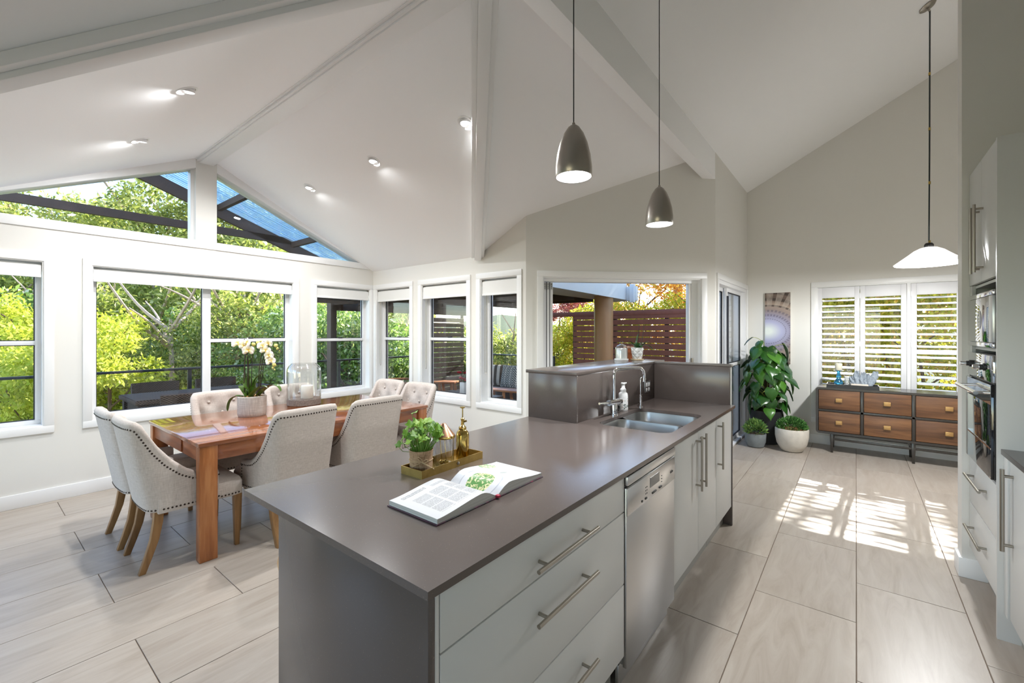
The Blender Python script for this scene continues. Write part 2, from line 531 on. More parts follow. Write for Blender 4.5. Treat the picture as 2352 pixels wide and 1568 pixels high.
# baseboards
def base(name, p, q, nx, ny, h=0.115, t=0.016):
    b = B()
    p = Vector((*p, 0)); q = Vector((*q, 0)); n = Vector((nx, ny, 0)) * t
    b.hexa([p, q, q + n, p + n], [p + Vector((0, 0, h)), q + Vector((0, 0, h)), q + n + Vector((0, 0, h)), p + n + Vector((0, 0, h))])
    o = b.build(name, TRIM, bevel=0.003); o['kind'] = 'structure'
base('baseboard_dining', (XA, YL), (XA, YB), 1, 0)
base('baseboard_bay', (XA, YB), (-2.703, YB), 0, -1)
base('baseboard_servery', (-2.703, YB), (XD, 5.145), 0.7071, -0.7071)
base('baseboard_shutter', (XD, YE), (2.9, YE), 0, -1)
base('baseboard_nib', (0.478, 3.69), (0.62, 3.69), 0, -1)
base('baseboard_nib_end', (0.494, 3.691), (0.494, 3.82), -1, 0)

# ------------------------------------------------------------------ windows
FRAME = M('aluminium_frame_white', (0.84, 0.84, 0.84), 0.4)
SEAL = M('window_seal_black', (0.02, 0.02, 0.025), 0.6)
TW_ = 0.062
def ring(b, s0, s1, z0, z1, w, y0, y1):
    b.box(s0, s1, y0, y1, z0, z0 + w).box(s0, s1, y0, y1, z1 - w, z1).box(s0, s0 + w, y0, y1, z0 + w, z1 - w).box(s1 - w, s1, y0, y1, z0 + w, z1 - w)
    return b
def architrave(w, s0, s1, z0, z1, floor_=False, clipL=1, clipR=1):
    t = 0.018
    wl = TW_ * clipL; wr = TW_ * clipR
    B().box(s0 - wl, s1 + wr, -t, 0.0, z1, z1 + TW_).build('architrave', TRIM, w, bevel=0.003)
    zb = 0 if floor_ else z0
    B().box(s0 - wl, s0, -t, 0.0, zb, z1).build('architrave', TRIM, w, bevel=0.003)
    B().box(s1, s1 + wr, -t, 0.0, zb, z1).build('architrave', TRIM, w, bevel=0.003)
    if not floor_:
        B().box(s0 - wl, s1 + wr, -t, 0.0, z0 - TW_, z0).build('architrave', TRIM, w, bevel=0.003)
def win(name, loc, rz, s0, s1, z0, z1, mid=None, mullion=None, midzone=None, clipL=1, clipR=1):
    w = struct(name, (loc[0], loc[1], 0), rz)
    architrave(w, s0, s1, z0, z1, clipL=clipL, clipR=clipR)
    rv = 0.008
    b = B(); ring(b, s0, s1, z0, z1, rv, -0.004, 0.12); b.build('reveal', TRIM, w)
    f = 0.034
    a0, a1, c0, c1 = s0 + rv, s1 - rv, z0 + rv, z1 - rv
    b = B(); ring(b, a0, a1, c0, c1, f, 0.105, 0.165)
    if mullion: b.box(mullion[0], mullion[1], 0.105, 0.165, c0 + f, c1 - f)
    b.build('frame', FRAME, w, bevel=0.002)
    cells = [(a0 + f, a1 - f)] if not mullion else [(a0 + f, mullion[0]), (mullion[1], a1 - f)]
    for k, (p, q) in enumerate(cells):
        has = mid and (midzone is None or k in midzone)
        zs = [(c0 + f, c1 - f)] if not has else [(c0 + f, mid - 0.018), (mid + 0.018, c1 - f)]
        if has:
            B().box(p, q, 0.10, 0.15, mid - 0.018, mid + 0.018).build('sash_rail', FRAME, w, bevel=0.002)
            B().box((p + q) / 2 - 0.03, (p + q) / 2 + 0.03, 0.095, 0.125, mid + 0.018, mid + 0.032).build('latch', SEAL, w, bevel=0.003)
        for za, zb in zs:
            b = B(); ring(b, p, q, za, zb, 0.007, 0.128, 0.142); b.build('seal', SEAL, w)
            B().box(p + 0.005, q - 0.005, 0.132, 0.138, za + 0.005, zb - 0.005).build('pane', GLASS, w, fix=True)
    return w
win('window_1', (XA, 0), H90, *WIN_A[0], WZ0, WZ1, mid=1.355)
win('window_2', (XA, 0), H90, *WIN_A[1], WZ0, WZ1, mid=1.355, mullion=(1.615, 1.69), midzone=(1,))
win('window_3', (XA, 0), H90, *WIN_A[2], WZ0, WZ1, mid=1.345, clipR=0.85)
win('window_4', (0, YB), 0, *WIN_B[0], WZ0, WZ1, mid=1.355)
win('window_5', (0, YB), 0, *WIN_B[1], WZ0, WZ1, mid=1.36)
win('window_6', (0, YB), 0, *WIN_B[2], WZ0, WZ1)

# gable windows above wall_dining
PL, PR = 1.521, 1.712
def gable_win(name, tri):
    w = struct(name, (XA, 0, 0), H90)
    return w
rk = 0.10
gw1 = struct('window_7', (XA, 0, 0), H90)
gw2 = struct('window_8', (XA, 0, 0), H90)
def prism_yz(b, poly, y0, y1):
    n = len(poly)
    b.hexa([(s, y0, z) for s, z in poly], [(s, y1, z) for s, z in poly]); return b
S0, SZ = 2.41, SILLG
zt = lambda s: z1(s) + 0.02
yl0 = YL + (S0 + rk - EAVE) / K1            # left foot of glass
yr0 = YB - (S0 + rk - EAVE) / K1
# sill rail, post and rakes
for w, a, c in ((gw1, YL + (SZ - EAVE) / K1, PL), (gw2, PR, YB - (SZ - EAVE) / K1)):
    zz = [(a, SZ), (c, SZ), (c, S0), (a, S0)]
    B().box(a, c, -0.016, 0.16, SZ - 0.015, S0).build('sill_rail', TRIM, w, bevel=0.003)
b = B(); prism_yz(b, [(PL, SZ - 0.015), (PR, SZ - 0.015), (PR, z1(PR)), (YR, z1(YR)), (PL, z1(PL))], -0.012, 0.16); b.build('post', WHITE, gw1, bevel=0.002)
B().box(PL - 0.028, PL, 0.06, 0.15, S0, z1(PL) - rk).build('jamb_strip', TRIM, gw1)
b = B(); prism_yz(b, [(YL + (SZ - EAVE) / K1, SZ), (PL, z1(PL) - rk), (PL, zt(PL)), (-0.36, zt(-0.36))], -0.012, 0.16); b.build('rake_rail', TRIM, gw1, bevel=0.002)
b = B(); prism_yz(b, [(YB - (SZ - EAVE) / K1, SZ), (3.59, zt(3.59)), (PR, zt(PR)), (PR, z1(PR) - rk)], -0.012, 0.16); b.build('rake_rail', TRIM, gw2, bevel=0.002)
b = B(); prism_yz(b, [(-0.206, S0), (PL, S0), (PL, z1(PL) - rk)], 0.09, 0.096); b.build('pane', GLASS, gw1)
b = B(); prism_yz(b, [(PR, S0), (3.435, S0), (PR, z1(PR) - rk)], 0.09, 0.096); b.build('pane', GLASS, gw2)

# servery opening with folded bifold sashes
w9 = struct('window_9', (-2.703, YB, 0), R(45))
architrave(w9, 0.18, 1.94, 1.0, 2.03)
b = B(); ring(b, 0.18, 1.94, 1.0, 2.03, 0.012, -0.004, 0.18); b.build('reveal', TRIM, w9)
b = B().box(0.19, 1.93, 0.05, 0.14, 1.985, 2.02).box(1.86, 1.93, 0.05, 0.14, 1.01, 1.99).box(0.19, 1.93, 0.05, 0.14, 1.01, 1.03)
b.build('frame', FRAME, w9, bevel=0.003)
B().box(1.832, 1.862, 0.06, 0.13, 1.03, 1.985).build('jamb_strip', TRIM, w9, bevel=0.003)
B().box(1.852, 1.875, 0.04, 0.06, 1.10, 1.16).build('latch', HANDLE, w9, bevel=0.003)
for k, (y0, y1) in enumerate(((0.06, 0.098), (0.106, 0.144), (0.152, 0.19))):       # sashes folded against the jamb, edge on
    x0, x1 = 0.20 + 0.036 * k, 0.228 + 0.036 * k
    sash = B().box(x0, x1, 0.07, 0.60, 1.03, 1.075).box(x0, x1, 0.07, 0.60, 1.93, 1.98).box(x0, x1, 0.07, 0.13, 1.075, 1.93).box(x0, x1, 0.54, 0.60, 1.075, 1.93).build('folded_sash', FRAME, w9, bevel=0.002)
    B().box(x0 + 0.011, x0 + 0.017, 0.13, 0.54, 1.075, 1.93).build('pane', GLASS, sash)
    B().box(x0 + 0.003, x1 - 0.003, 0.063, 0.071, 1.90, 1.972).build('hinge', STEEL, sash, bevel=0.002)
    b = B()
    for zz in (1.912, 1.93, 1.955): b.box(x0 + 0.009, x0 + 0.015, 0.06, 0.064, zz, zz + 0.006)
    b.build('screw', SEAL, sash)
    if k < 2: B().box(x1, x1 + 0.008, 0.075, 0.10, 1.03, 1.98).build('seal', SEAL, sash)

# sliding glass door
d1 = struct('door_1', (XD, 0, 0), H90)
architrave(d1, 5.25, 6.87, 0.0, 2.045, floor_=True, clipR=0.8)
b = B().box(5.25, 6.87, 0.0, 0.15, 2.0, 2.045).box(5.25, 5.29, 0.0, 0.15, 0.0, 2.0).box(6.80, 6.87, 0.0, 0.15, 0.0, 2.0).box(5.25, 6.87, 0.0, 0.17, 0.0, 0.03)
b.build('frame', FRAME, d1, bevel=0.003)
def dpanel(name, s0, s1, y0, y1):
    b = B(); ring(b, s0, s1, 0.03, 2.0, 0.045, y0, y1); b.box(s0 + 0.045, s1 - 0.045, y0, y1, 1.005, 1.045)
    p = b.build(name, FRAME, d1, bevel=0.003)
    ym = (y0 + y1) / 2
    b = B(); ring(b, s0 + 0.043, s1 - 0.043, 0.073, 1.007, 0.012, ym - 0.010, ym + 0.010); ring(b, s0 + 0.043, s1 - 0.043, 1.043, 1.957, 0.012, ym - 0.010, ym + 0.010); b.build('seal', SEAL, p)
    B().box(s0 + 0.04, s1 - 0.04, ym - 0.003, ym + 0.003, 0.07, 1.01).build('pane', GLASS, p)
    B().box(s0 + 0.04, s1 - 0.04, ym - 0.003, ym + 0.003, 1.04, 1.96).build('pane', GLASS, p)
    return p
dpanel('fixed_panel', 5.93, 6.80, 0.05, 0.085)
p = dpanel('sliding_panel', 5.29, 5.97, 0.095, 0.13)
b = B().box(5.925, 5.965, 0.035, 0.05, 0.9, 1.9); b.build('pull_rail', SEAL, d1, bevel=0.004)

# shutter window frame
w10 = struct('window_10', (0, YE, 0), 0)
architrave(w10, SHX0, SHX1, 0.335, 2.035)
b = B(); ring(b, SHX0, SHX1, 0.335, 2.035, 0.012, -0.01, 0.17); b.box(0.472, 0.506, -0.008, 0.03, 0.347, 2.023); b.build('reveal', TRIM, w10, bevel=0.002)
b = B(); ring(b, SHX0 + 0.012, SHX1 - 0.012, 0.347, 2.023, 0.03, 0.13, 0.16); b.build('frame', FRAME, w10)
B().box(SHX0 + 0.03, SHX1 - 0.03, 0.143, 0.149, 0.37, 2.0).build('pane', GLASS, w10)

# ------------------------------------------------------------------ white brick return outside the sliding door
BRICK = M('white_painted_brick', (0.86, 0.85, 0.82), 0.85, bump=(60, 0.4, 0.004), var=0.06, vscale=30)
MORT = M('mortar_white', (0.62, 0.61, 0.58), 0.95)
bw = struct('wall_brick_return')
B().box(-1.62, XD - 0.185, YE - 0.10, YE + 0.02, 0.0, 2.6).build('mortar', MORT, bw)
_bm = B().box(0, 0.222, -0.012, 0.01, 0, 0.066).mesh('brick', BRICK, bevel=0.004, seg=1)
_bh = B().box(0, 0.10, -0.012, 0.01, 0, 0.066).mesh('brick', BRICK, bevel=0.004, seg=1)
for r_ in range(33):
    z = 0.01 + r_ * 0.076
    if r_ % 2 == 0:
        place('brick', _bh, bw, (-1.62, YE - 0.10, z)); place('brick', _bh, bw, (-1.508, YE - 0.10, z))
    else:
        place('brick', _bm, bw, (-1.62, YE - 0.10, z))
# ------------------------------------------------------------------ roller blinds
BLIND = M('blind_fabric_white', (0.83, 0.83, 0.81), 0.8, bump=(300, 0.05, 0.001))
def blind(label, loc, rz, s0, s1, zb, cord=None):
    t = thing('roller_blind', label, 'blind', (loc[0], loc[1], 0), rz, 'roller blinds in the dining windows')
    s0 += 0.012; s1 -= 0.012
    B().box(s0, s1, 0.012, 0.0145, zb, 2.015).build('fabric', BLIND, t)
    b = B().at((s0, 0.04, 2.005), ry=H90); b.lathe([(0.022, 0), (0.022, s1 - s0)], 14); b.build('roller', BLIND, t)
    B().box(s0, s1, 0.007, 0.019, zb - 0.012, zb + 0.010).build('bottom_rail', TRIM, t, bevel=0.003)
    for s in (s0 - 0.006, s1 + 0.002): B().box(s, s + 0.004, 0.012, 0.06, 1.965, 2.035).build('bracket', HANDLE, t)
    if cord is not None:
        pts = bez([(cord, 0.03, 1.97), (cord, 0.03, 1.3), (cord, 0.03, 1.02), (cord + 0.012, 0.03, 0.985), (cord + 0.026, 0.03, 1.02), (cord + 0.026, 0.03, 1.3), (cord + 0.026, 0.03, 1.97)], 6)
        B().tube(pts, 0.0025, 5).build('pull_cord', HANDLE, t)
blind('white roller blind on the sash window beside the wide window', (XA, 0), H90, *WIN_A[0], 1.925)
blind('wide white roller blind spanning the two-light dining window', (XA, 0), H90, *WIN_A[1], 1.92)
blind('white roller blind on the dining wall sash window in the corner', (XA, 0), H90, *WIN_A[2], 1.905)
blind('white roller blind with cord on bay wall window at the corner', (0, YB), 0, *WIN_B[0], 1.885, -5.30)
blind('white roller blind with cord on the middle window of the bay wall', (0, YB), 0, *WIN_B[1], 1.88, -4.325)
blind('white roller blind with cord on the narrow undivided window', (0, YB), 0, *WIN_B[2], 1.87, -3.305)

# ------------------------------------------------------------------ dining table
TABLE_W = wood_mat('red_timber', srgb(100, 54, 32), srgb(142, 82, 48), srgb(166, 104, 64), 'Y', 5, 0.16, 9, coat=0.7)
TABLE_L = wood_mat('red_timber_legs', srgb(118, 66, 34), srgb(160, 98, 54), srgb(190, 130, 80), 'Z', 5, 0.28, 9)
TABLE_X = wood_mat('red_timber_ends', srgb(110, 58, 32), srgb(150, 90, 50), srgb(174, 112, 68), 'X', 5, 0.28, 9)
TX0, TX1, TY0, TY1, TZ = -4.365, -3.205, 0.915, 2.765, 0.752
table = thing('dining_table', 'long polished red timber dining table surrounded by upholstered chairs', 'table', ((TX0 + TX1) / 2, (TY0 + TY1) / 2, 0))
B().box(TX0, TX1, TY0, TY1, TZ - 0.026, TZ).build('table_top', TABLE_W, table, world=True, bevel=0.005)
for x in (TX0 + 0.008, TX1 - 0.078):
    for y in (TY0 + 0.008, TY1 - 0.108):
        B().box(x, x + 0.07, y, y + 0.10, 0, TZ - 0.026).build('leg', TABLE_L, table, world=True, bevel=0.005)
for x in (TX0 + 0.02, TX1 - 0.042):
    B().box(x, x + 0.022, TY0 + 0.108, TY1 - 0.108, TZ - 0.125, TZ - 0.026).build('apron', TABLE_W, table, world=True, bevel=0.002)
for y in (TY0 + 0.02, TY1 - 0.042):
    B().box(TX0 + 0.078, TX1 - 0.078, y, y + 0.022, TZ - 0.125, TZ - 0.026).build('apron', TABLE_X, table, world=True, bevel=0.002)
for y in (TY0 + 0.016, TY1 - 0.022):
    B().box(-4.10, -3.60, y - 0.004, y + 0.010, TZ - 0.118, TZ - 0.034).build('drawer_front', TABLE_X, table, world=True, bevel=0.002)

# ------------------------------------------------------------------ upholstered dining chairs
def linen():
    m = MatB('linen_oatmeal')
    v = m.coord('Object')
    a = m.noise(m.coord('Object', (260, 260, 26)), 1.0, 2); c = m.noise(m.coord('Object', (26, 26, 260)), 1.0, 2)
    w = m.math('ADD', m.math('MULTIPLY', a, 0.5), m.math('MULTIPLY', c, 0.5))
    m.set(col=m.ramp(w, [(0.30, srgb(176, 166, 157)), (0.52, srgb(194, 184, 176)), (0.72, srgb(207, 198, 191))]), rough=0.9, spec=0.15, sheen=0.15)
    m.bump(w, 0.15, 0.0015)
    return m.mat
LINEN = linen()
NAIL = M('dark_bronze_nail', (0.05, 0.035, 0.028), 0.35, 0.8)
OAKL = wood_mat('honey_oak_leg', srgb(112, 80, 46), srgb(144, 106, 64), srgb(166, 128, 84), 'Z', 6, 0.45, 8)

def chair_shell():
    """outline of the wrap-around back: returns rows (plan point, lateral, rearness, top)"""
    ctr = [(0.250, 0.115), (0.247, 0.03), (0.243, -0.06), (0.239, -0.13), (0.232, -0.185), (0.205, -0.228), (0.16, -0.245), (0.08, -0.252), (0.0, -0.254)]
    pts = ctr + [(-x, y) for x, y in ctr[-2::-1]]
    sm = bez([(x, y, 0) for x, y in pts], 5)
    return [(p.x, p.y) for p in sm]
def wing_top(y):
    tb = [(-0.26, 0.920), (-0.215, 0.917), (-0.185, 0.895), (-0.165, 0.84), (-0.14, 0.755), (-0.10, 0.665), (-0.05, 0.595), (0.0, 0.558), (0.06, 0.545), (0.12, 0.545)]
    for (a, za), (c, zc_) in zip(tb, tb[1:]):
        if y <= c: return za + (zc_ - za) * max(0, (y - a)) / (c - a)
    return tb[-1][1]
BUT = [(-0.095, 0.83), (0.095, 0.83), (-0.17, 0.735), (0.0, 0.735), (0.17, 0.735), (-0.095, 0.64), (0.095, 0.64)]
def smooth(a, b_, x):
    t = min(1, max(0, (x - a) / (b_ - a))); return t * t * (3 - 2 * t)
def chair_pt(px, py, z, depth):
    """depth 0 = outer face, 1 = inner face"""
    rear = smooth(0.02, -0.20, py)
    lean = -0.105 * rear * max(0, (z - 0.36)) / 0.56
    flare = 1.0 + 0.04 * smooth(0.45, 0.92, z) * rear
    return px * flare, py + lean
def make_chair():
    c = thing('dining_chair', 'x', 'chair')
    plan = chair_shell(); n = len(plan)
    rows = []
    th = 0.055
    for i, (px, py) in enumerate(plan):
        a = plan[max(0, i - 1)]; d = plan[min(n - 1, i + 1)]
        tx, ty = d[0] - a[0], d[1] - a[1]; L = math.hypot(tx, ty); nx, ny = -ty / L, tx / L    # inward normal
        if nx * (-px) + ny * (0.05 - py) < 0: nx, ny = -nx, -ny
        top = wing_top(py) + (0.006 * (1 - (px / 0.24) ** 2) if py < -0.2 else 0)
        z0 = 0.36 + 0.0
        loop = []
        N = 18
        for j in range(N + 1):
            z = z0 + (top - 0.025 - z0) * j / N
            x, y = chair_pt(px, py, z, 0); loop.append((x, y, z))
        for t in (0.35, 0.65):
            a_ = math.pi * t
            x, y = chair_pt(px, py, top, 0)
            off = th * (1 - math.cos(a_)) / 2
            loop.append((x + nx * off, y + ny * off, top - 0.025 + 0.027 * math.sin(a_)))
        for j in range(N, -1, -1):
            z = z0 + (top - 0.025 - z0) * j / N
            x, y = chair_pt(px, py, z, 1)
            off = th
            for bx, bz in BUT:
                if py < -0.15: off -= 0.022 * math.exp(-((px - bx) ** 2 + (z - bz) ** 2) / 0.0016)
            loop.append((x + nx * off, y + ny * off, z))
        rows.append(loop)
    B().loops(rows).build('backrest', LINEN, c, ang=70)
    # seat cushion with rounded edges
    b = B()
    prof = [(0.0, 0.345), (0.0, 0.435), (0.012, 0.462), (0.04, 0.482), (0.12, 0.492)]
    outline = [(-0.235, -0.20), (-0.242, 0.20), (-0.232, 0.262), (0.232, 0.262), (0.242, 0.20), (0.235, -0.20)]
    rows = []
    for ins, z in prof:
        rows.append([(x - math.copysign(min(ins, abs(x)), x), y - (ins if y > 0 else -ins), z) for x, y in outline])
    b.loops(rows); b.build('seat', LINEN, c, bevel=0.008, ang=60)
    # legs
    for s in (-1, 1):
        b = B(); x = s * 0.213; y = 0.232
        b.hexa([(x - 0.014, y - 0.014, 0), (x + 0.014, y - 0.014, 0), (x + 0.014, y + 0.014, 0), (x - 0.014, y + 0.014, 0)],
               [(x - 0.022, y - 0.022, 0.35), (x + 0.022, y - 0.022, 0.35), (x + 0.022, y + 0.022, 0.35), (x - 0.022, y + 0.022, 0.35)])
        b.build('leg', OAKL, c, bevel=0.003)
        b = B(); rows = []
        for z, y, h in ((0, -0.268, 0.017), (0.09, -0.238, 0.019), (0.19, -0.208, 0.021), (0.29, -0.192, 0.023), (0.37, -0.186, 0.024)):
            x = s * 0.188
            rows.append([(x - h * 0.95, y - h, z), (x + h * 0.95, y - h, z), (x + h * 0.95, y + h, z), (x - h * 0.95, y + h, z)])
        b.loops(rows); b.build('leg', OAKL, c, bevel=0.003)
    # nail heads along the outer face: top edge, wing edges, bottom edge, arm fronts
    b = B()
    def nail(p, nrm):
        p = Vector(p); nrm = Vector(nrm).normalized()
        a = nrm.orthogonal().normalized(); d = nrm.cross(a)
        r = 0.0062
        vs = [tuple(p + (a * math.cos(t) + d * math.sin(t)) * r) for t in [k * math.pi / 3 for k in range(6)]] + [tuple(p + nrm * 0.004)]
        b.add(vs, [(k, (k + 1) % 6, 6) for k in range(6)])
    def along(path, step=0.0205):
        acc = 0; out = []
        for (p, q) in zip(path, path[1:]):
            L = (Vector(q[0]) - Vector(p[0])).length
            while acc <= L:
                t = acc / max(L, 1e-9); out.append((Vector(p[0]).lerp(Vector(q[0]), t), Vector(p[1]).lerp(Vector(q[1]), t))); acc += step
            acc -= L
        for p, nn in out: nail(p, nn)
    edge = []; bot = []
    for i, (px, py) in enumerate(plan):
        a = plan[max(0, i - 1)]; d = plan[min(n - 1, i + 1)]
        tx, ty = d[0] - a[0], d[1] - a[1]; L = math.hypot(tx, ty); nx, ny = ty / L, -tx / L
        if nx * (-px) + ny * (0.05 - py) > 0: nx, ny = -nx, -ny
        top = wing_top(py) - 0.040
        if abs(px) > 0.2 and py > -0.235: top = wing_top(min(0.12, py + 0.028)) - 0.030
        x, y = chair_pt(px, py, top, 0); edge.append(((x + nx * 0.001, y + ny * 0.001, top), (nx, ny, 0)))
        x, y = chair_pt(px, py, 0.372, 0); bot.append(((x + nx * 0.001, y + ny * 0.001, 0.372), (nx, ny, 0)))
    along(edge); along(bot)
    for s in (-1, 1):
        along([((s * 0.252, 0.095, 0.385), (s, 0, 0)), ((s * 0.252, 0.095, 0.525), (s, 0, 0))])
        along([((s * 0.2435, 0.135, 0.362), (s, 0, 0)), ((s * 0.2435, 0.195, 0.362), (s, 0, 0)), ((s * 0.237, 0.25, 0.362), (s, 0.3, 0))])
    along([((-0.235, 0.263, 0.362), (0, 1, 0)), ((0.235, 0.263, 0.362), (0, 1, 0))])
    o = b.build('nailhead_trim', NAIL, c, fix=False); o['kind'] = 'stuff'
    # buttons on the inner back
    bm = B().ball((0, 0, 0), 0.0125, 0.008, 0.0125, 10, 6).mesh('button', LINEN)
    for bx, bz in BUT:
        x, y = chair_pt(bx, -0.25, bz, 1)
        place('button', bm, c, (x, y + 0.041, bz))
    return c
chair0 = make_chair()
CH = [(-3.537, 0.937, 0.0, 'oatmeal linen chair with studded back at table corner by drawer, facing the bay wall'),
      (-4.037, 0.925, 0.0, 'oatmeal linen chair with studded back beside wide window, facing the bay wall'),
      (-4.185, 1.455, -H90, 'oatmeal linen chair with buttoned back behind the orchid pot'),
      (-4.185, 2.05, -H90, 'oatmeal linen chair with buttoned back behind the glass candle holder'),
      (-3.335, 1.49, H90 + 0.09, 'studded linen chair turned slightly, between table side and island end'),
      (-3.345, 2.105, H90, 'studded linen chair on island side of table, behind the brass tray'),
      (-4.037, 2.64, math.pi, 'buttoned linen chair at the bay wall end, under the corner window'),
      (-3.537, 2.65, math.pi, 'buttoned linen chair at the bay wall end, under the middle bay window')]
for i, (x, y, a, lb) in enumerate(CH):
    c = chair0 if i == 0 else copy_tree(chair0)
    c.location = (x, y, 0); c.rotation_euler = (0, 0, a)
    tag(c, lb, 'chair', 'dining chairs around the table')

# ------------------------------------------------------------------ orchid on the table
POTG = MatB('linen_textured_ceramic')
_a = POTG.noise(POTG.coord('Object', (200, 200, 12)), 1.0, 2); _c = POTG.noise(POTG.coord('Object', (12, 12, 260)), 1.0, 2)
POTG.set(col=POTG.ramp(POTG.math('ADD', POTG.math('MULTIPLY', _a, 0.5), POTG.math('MULTIPLY', _c, 0.5)), [(0.35, srgb(160, 155, 148)), (0.65, srgb(206, 202, 195))]), rough=0.7); POTG = POTG.mat
BARK = M('orchid_bark', srgb(176, 134, 92), 0.9, var=0.4, vscale=60, bump=(70, 0.8, 0.01))
LEAFG = M('orchid_leaf', srgb(74, 104, 36), 0.35, var=0.25, vscale=12)
STEM = M('orchid_stem', srgb(58, 46, 24), 0.6)
STAKE = M('dark_stake', srgb(42, 30, 22), 0.6)
def petal_mat():
    m = MatB('orchid_petal')
    g = m.coord('Object'); sp = m.n('SeparateXYZ'); m.l(g, sp.inputs[0])
    ln = m.n('VectorMath', operation='LENGTH'); m.l(g, ln.inputs[0])
    m.set(col=m.ramp(m.math('MULTIPLY', ln.outputs['Value'], 22.0), [(0.10, srgb(226, 190, 60)), (0.42, srgb(244, 236, 196)), (0.75, srgb(250, 246, 240))]), rough=0.6, spec=0.2)
    m.p.inputs['Subsurface Weight'].default_value = 0.0
    return m.mat
PETAL = petal_mat()
BUDM = M('orchid_bud', srgb(214, 206, 120), 0.6)
def orchid_flower_mesh():
    b = B()
    def petal(ang, L, W, cup):
        ca, sa = math.cos(ang), math.sin(ang)
        prof = [(0.0, 0.06), (0.18, 0.55), (0.45, 0.95), (0.7, 1.0), (0.9, 0.62), (1.0, 0.12)]
        rows = []
        for t, w in prof:
            r_ = L * t; y = -cup * math.sin(t * 2.2)
            row = []
            for u in (-1, -0.5, 0, 0.5, 1):
                lx = u * W * w / 2; yy = y - 0.004 * (1 - u * u)
                row.append((r_ * ca - lx * sa, yy, r_ * sa + lx * ca))
            rows.append(row)
        b.grid(rows)
    petal(R(90), 0.040, 0.026, 0.002); petal(R(210), 0.040, 0.026, 0.002); petal(R(330), 0.040, 0.026, 0.002)
    petal(R(15), 0.042, 0.046, -0.006); petal(R(165), 0.042, 0.046, -0.006)
    b.ball((0, -0.012, -0.006), 0.007, 0.012, 0.009, 8, 5)
    return b.mesh('flower', PETAL, fix=False, ang=80)
FLOW = orchid_flower_mesh()
def strap_leaf(b, pts, W, n=5):
    pts = bez(pts, n); m = len(pts); rows = []
    for i, p in enumerate(pts):
        t = i / (m - 1)
        w = W * max(0.04, math.sin(math.pi * min(1, 0.12 + 0.88 * t)) ** 0.6 if t < 0.98 else 0.04)
        d = (pts[min(i + 1, m - 1)] - pts[max(i - 1, 0)]).normalized()
        s = d.cross(Vector((0, 0, 1)))
        if s.length < 0.05: s = Vector((1, 0, 0))
        s.normalize(); up = s.cross(d)
        rows.append([tuple(p + s * (u * w / 2) + up * (0.18 * w * abs(u) ** 2)) for u in (-1, -0.5, 0, 0.5, 1)])
    b.grid(rows); return b
oc = thing('orchid_plant', 'white orchid in a grey textured pot on the dining table', 'potted plant', (-3.968, 1.512, TZ))
B().lathe([(0.098, 0), (0.104, 0.008), (0.107, 0.03), (0.107, 0.162), (0.101, 0.166), (0.098, 0.150)], 32, cap1=False).build('pot', POTG, oc)
B().lathe([(0.099, 0.13), (0.099, 0.150), (0.05, 0.158), (0.0, 0.16)], 20, cap1=False).build('bark', BARK, oc)
b = B()
for _ in range(40):
    a = rnd.uniform(0, 6.28); r_ = 0.092 * math.sqrt(rnd.random())
    b.at((r_ * math.cos(a), r_ * math.sin(a), 0.157), rnd.uniform(0, 3), rnd.uniform(-.6, .6), rnd.uniform(-.6, .6)); b.box(-.014, .014, -.006, .006, -.004, .005)
b.build('bark_chips', BARK, oc)
# image-right is (0.785, 0.62), towards the viewer is (0.62, -0.785)
def iv(r_, t, z): return (0.785 * r_ + 0.62 * t, 0.62 * r_ - 0.785 * t, z)
LV = [([iv(-.03, 0, .15), iv(-.10, .05, .165), iv(-.145, .06, .12), iv(-.165, .06, .045)], .055),
      ([iv(-.02, 0, .15), iv(-.03, .0, .24), iv(-.035, -.01, .33)], .085),
      ([iv(0, 0, .15), iv(.03, .01, .24), iv(.05, .0, .315)], .08),
      ([iv(.0, .03, .15), iv(.05, .05, .20), iv(.11, .05, .245), iv(.15, .04, .235)], .06),
      ([iv(.03, 0, .15), iv(.10, .0, .22), iv(.15, -.01, .26)], .05),
      ([iv(.04, -.02, .15), iv(.13, -.03, .235), iv(.19, -.03, .24), iv(.225, -.03, .195)], .065),
      ([iv(-.02, .03, .15), iv(-.07, .02, .22), iv(-.10, .01, .25)], .07),
      ([iv(.02, .02, .16), iv(.04, .02, .30), iv(.11, .0, .36)], .04)]
for pts, W in LV:
    strap_leaf(B(), pts, W).build('leaf', LEAFG, oc, fix=False, ang=80)
for r_, t, tilt, h in ((-.055, .0, -.01, .50), (-.035, .01, .004, .47), (-.012, -.005, .012, .46), (.055, 0, .075, .475)):
    B().tube([iv(r_, t, .14), iv(r_ + tilt, t, .14 + h)], 0.0028, 6).build('stake', STAKE, oc)
ST = [bez([iv(-.05, .02, .15), iv(-.055, .02, .35), iv(-.035, .02, .52), iv(.03, .01, .60), iv(.085, 0, .615)], 6),
      bez([iv(-.03, .0, .15), iv(-.03, .0, .40), iv(-.045, .01, .56), iv(-.085, .02, .615)], 6),
      bez([iv(.05, .0, .15), iv(.06, .0, .38), iv(.09, .0, .535), iv(.15, .01, .565), iv(.19, .01, .50), iv(.205, .01, .41)], 6),
      bez([iv(.06, .0, .15), iv(.075, .0, .38), iv(.12, .0, .55), iv(.19, 0, .575), iv(.245, 0, .535)], 6)]
for s_ in ST: B().tube(s_, [0.0036] * (len(s_) - 5) + [0.0026] * 5, 6).build('flower_stem', STEM, oc)
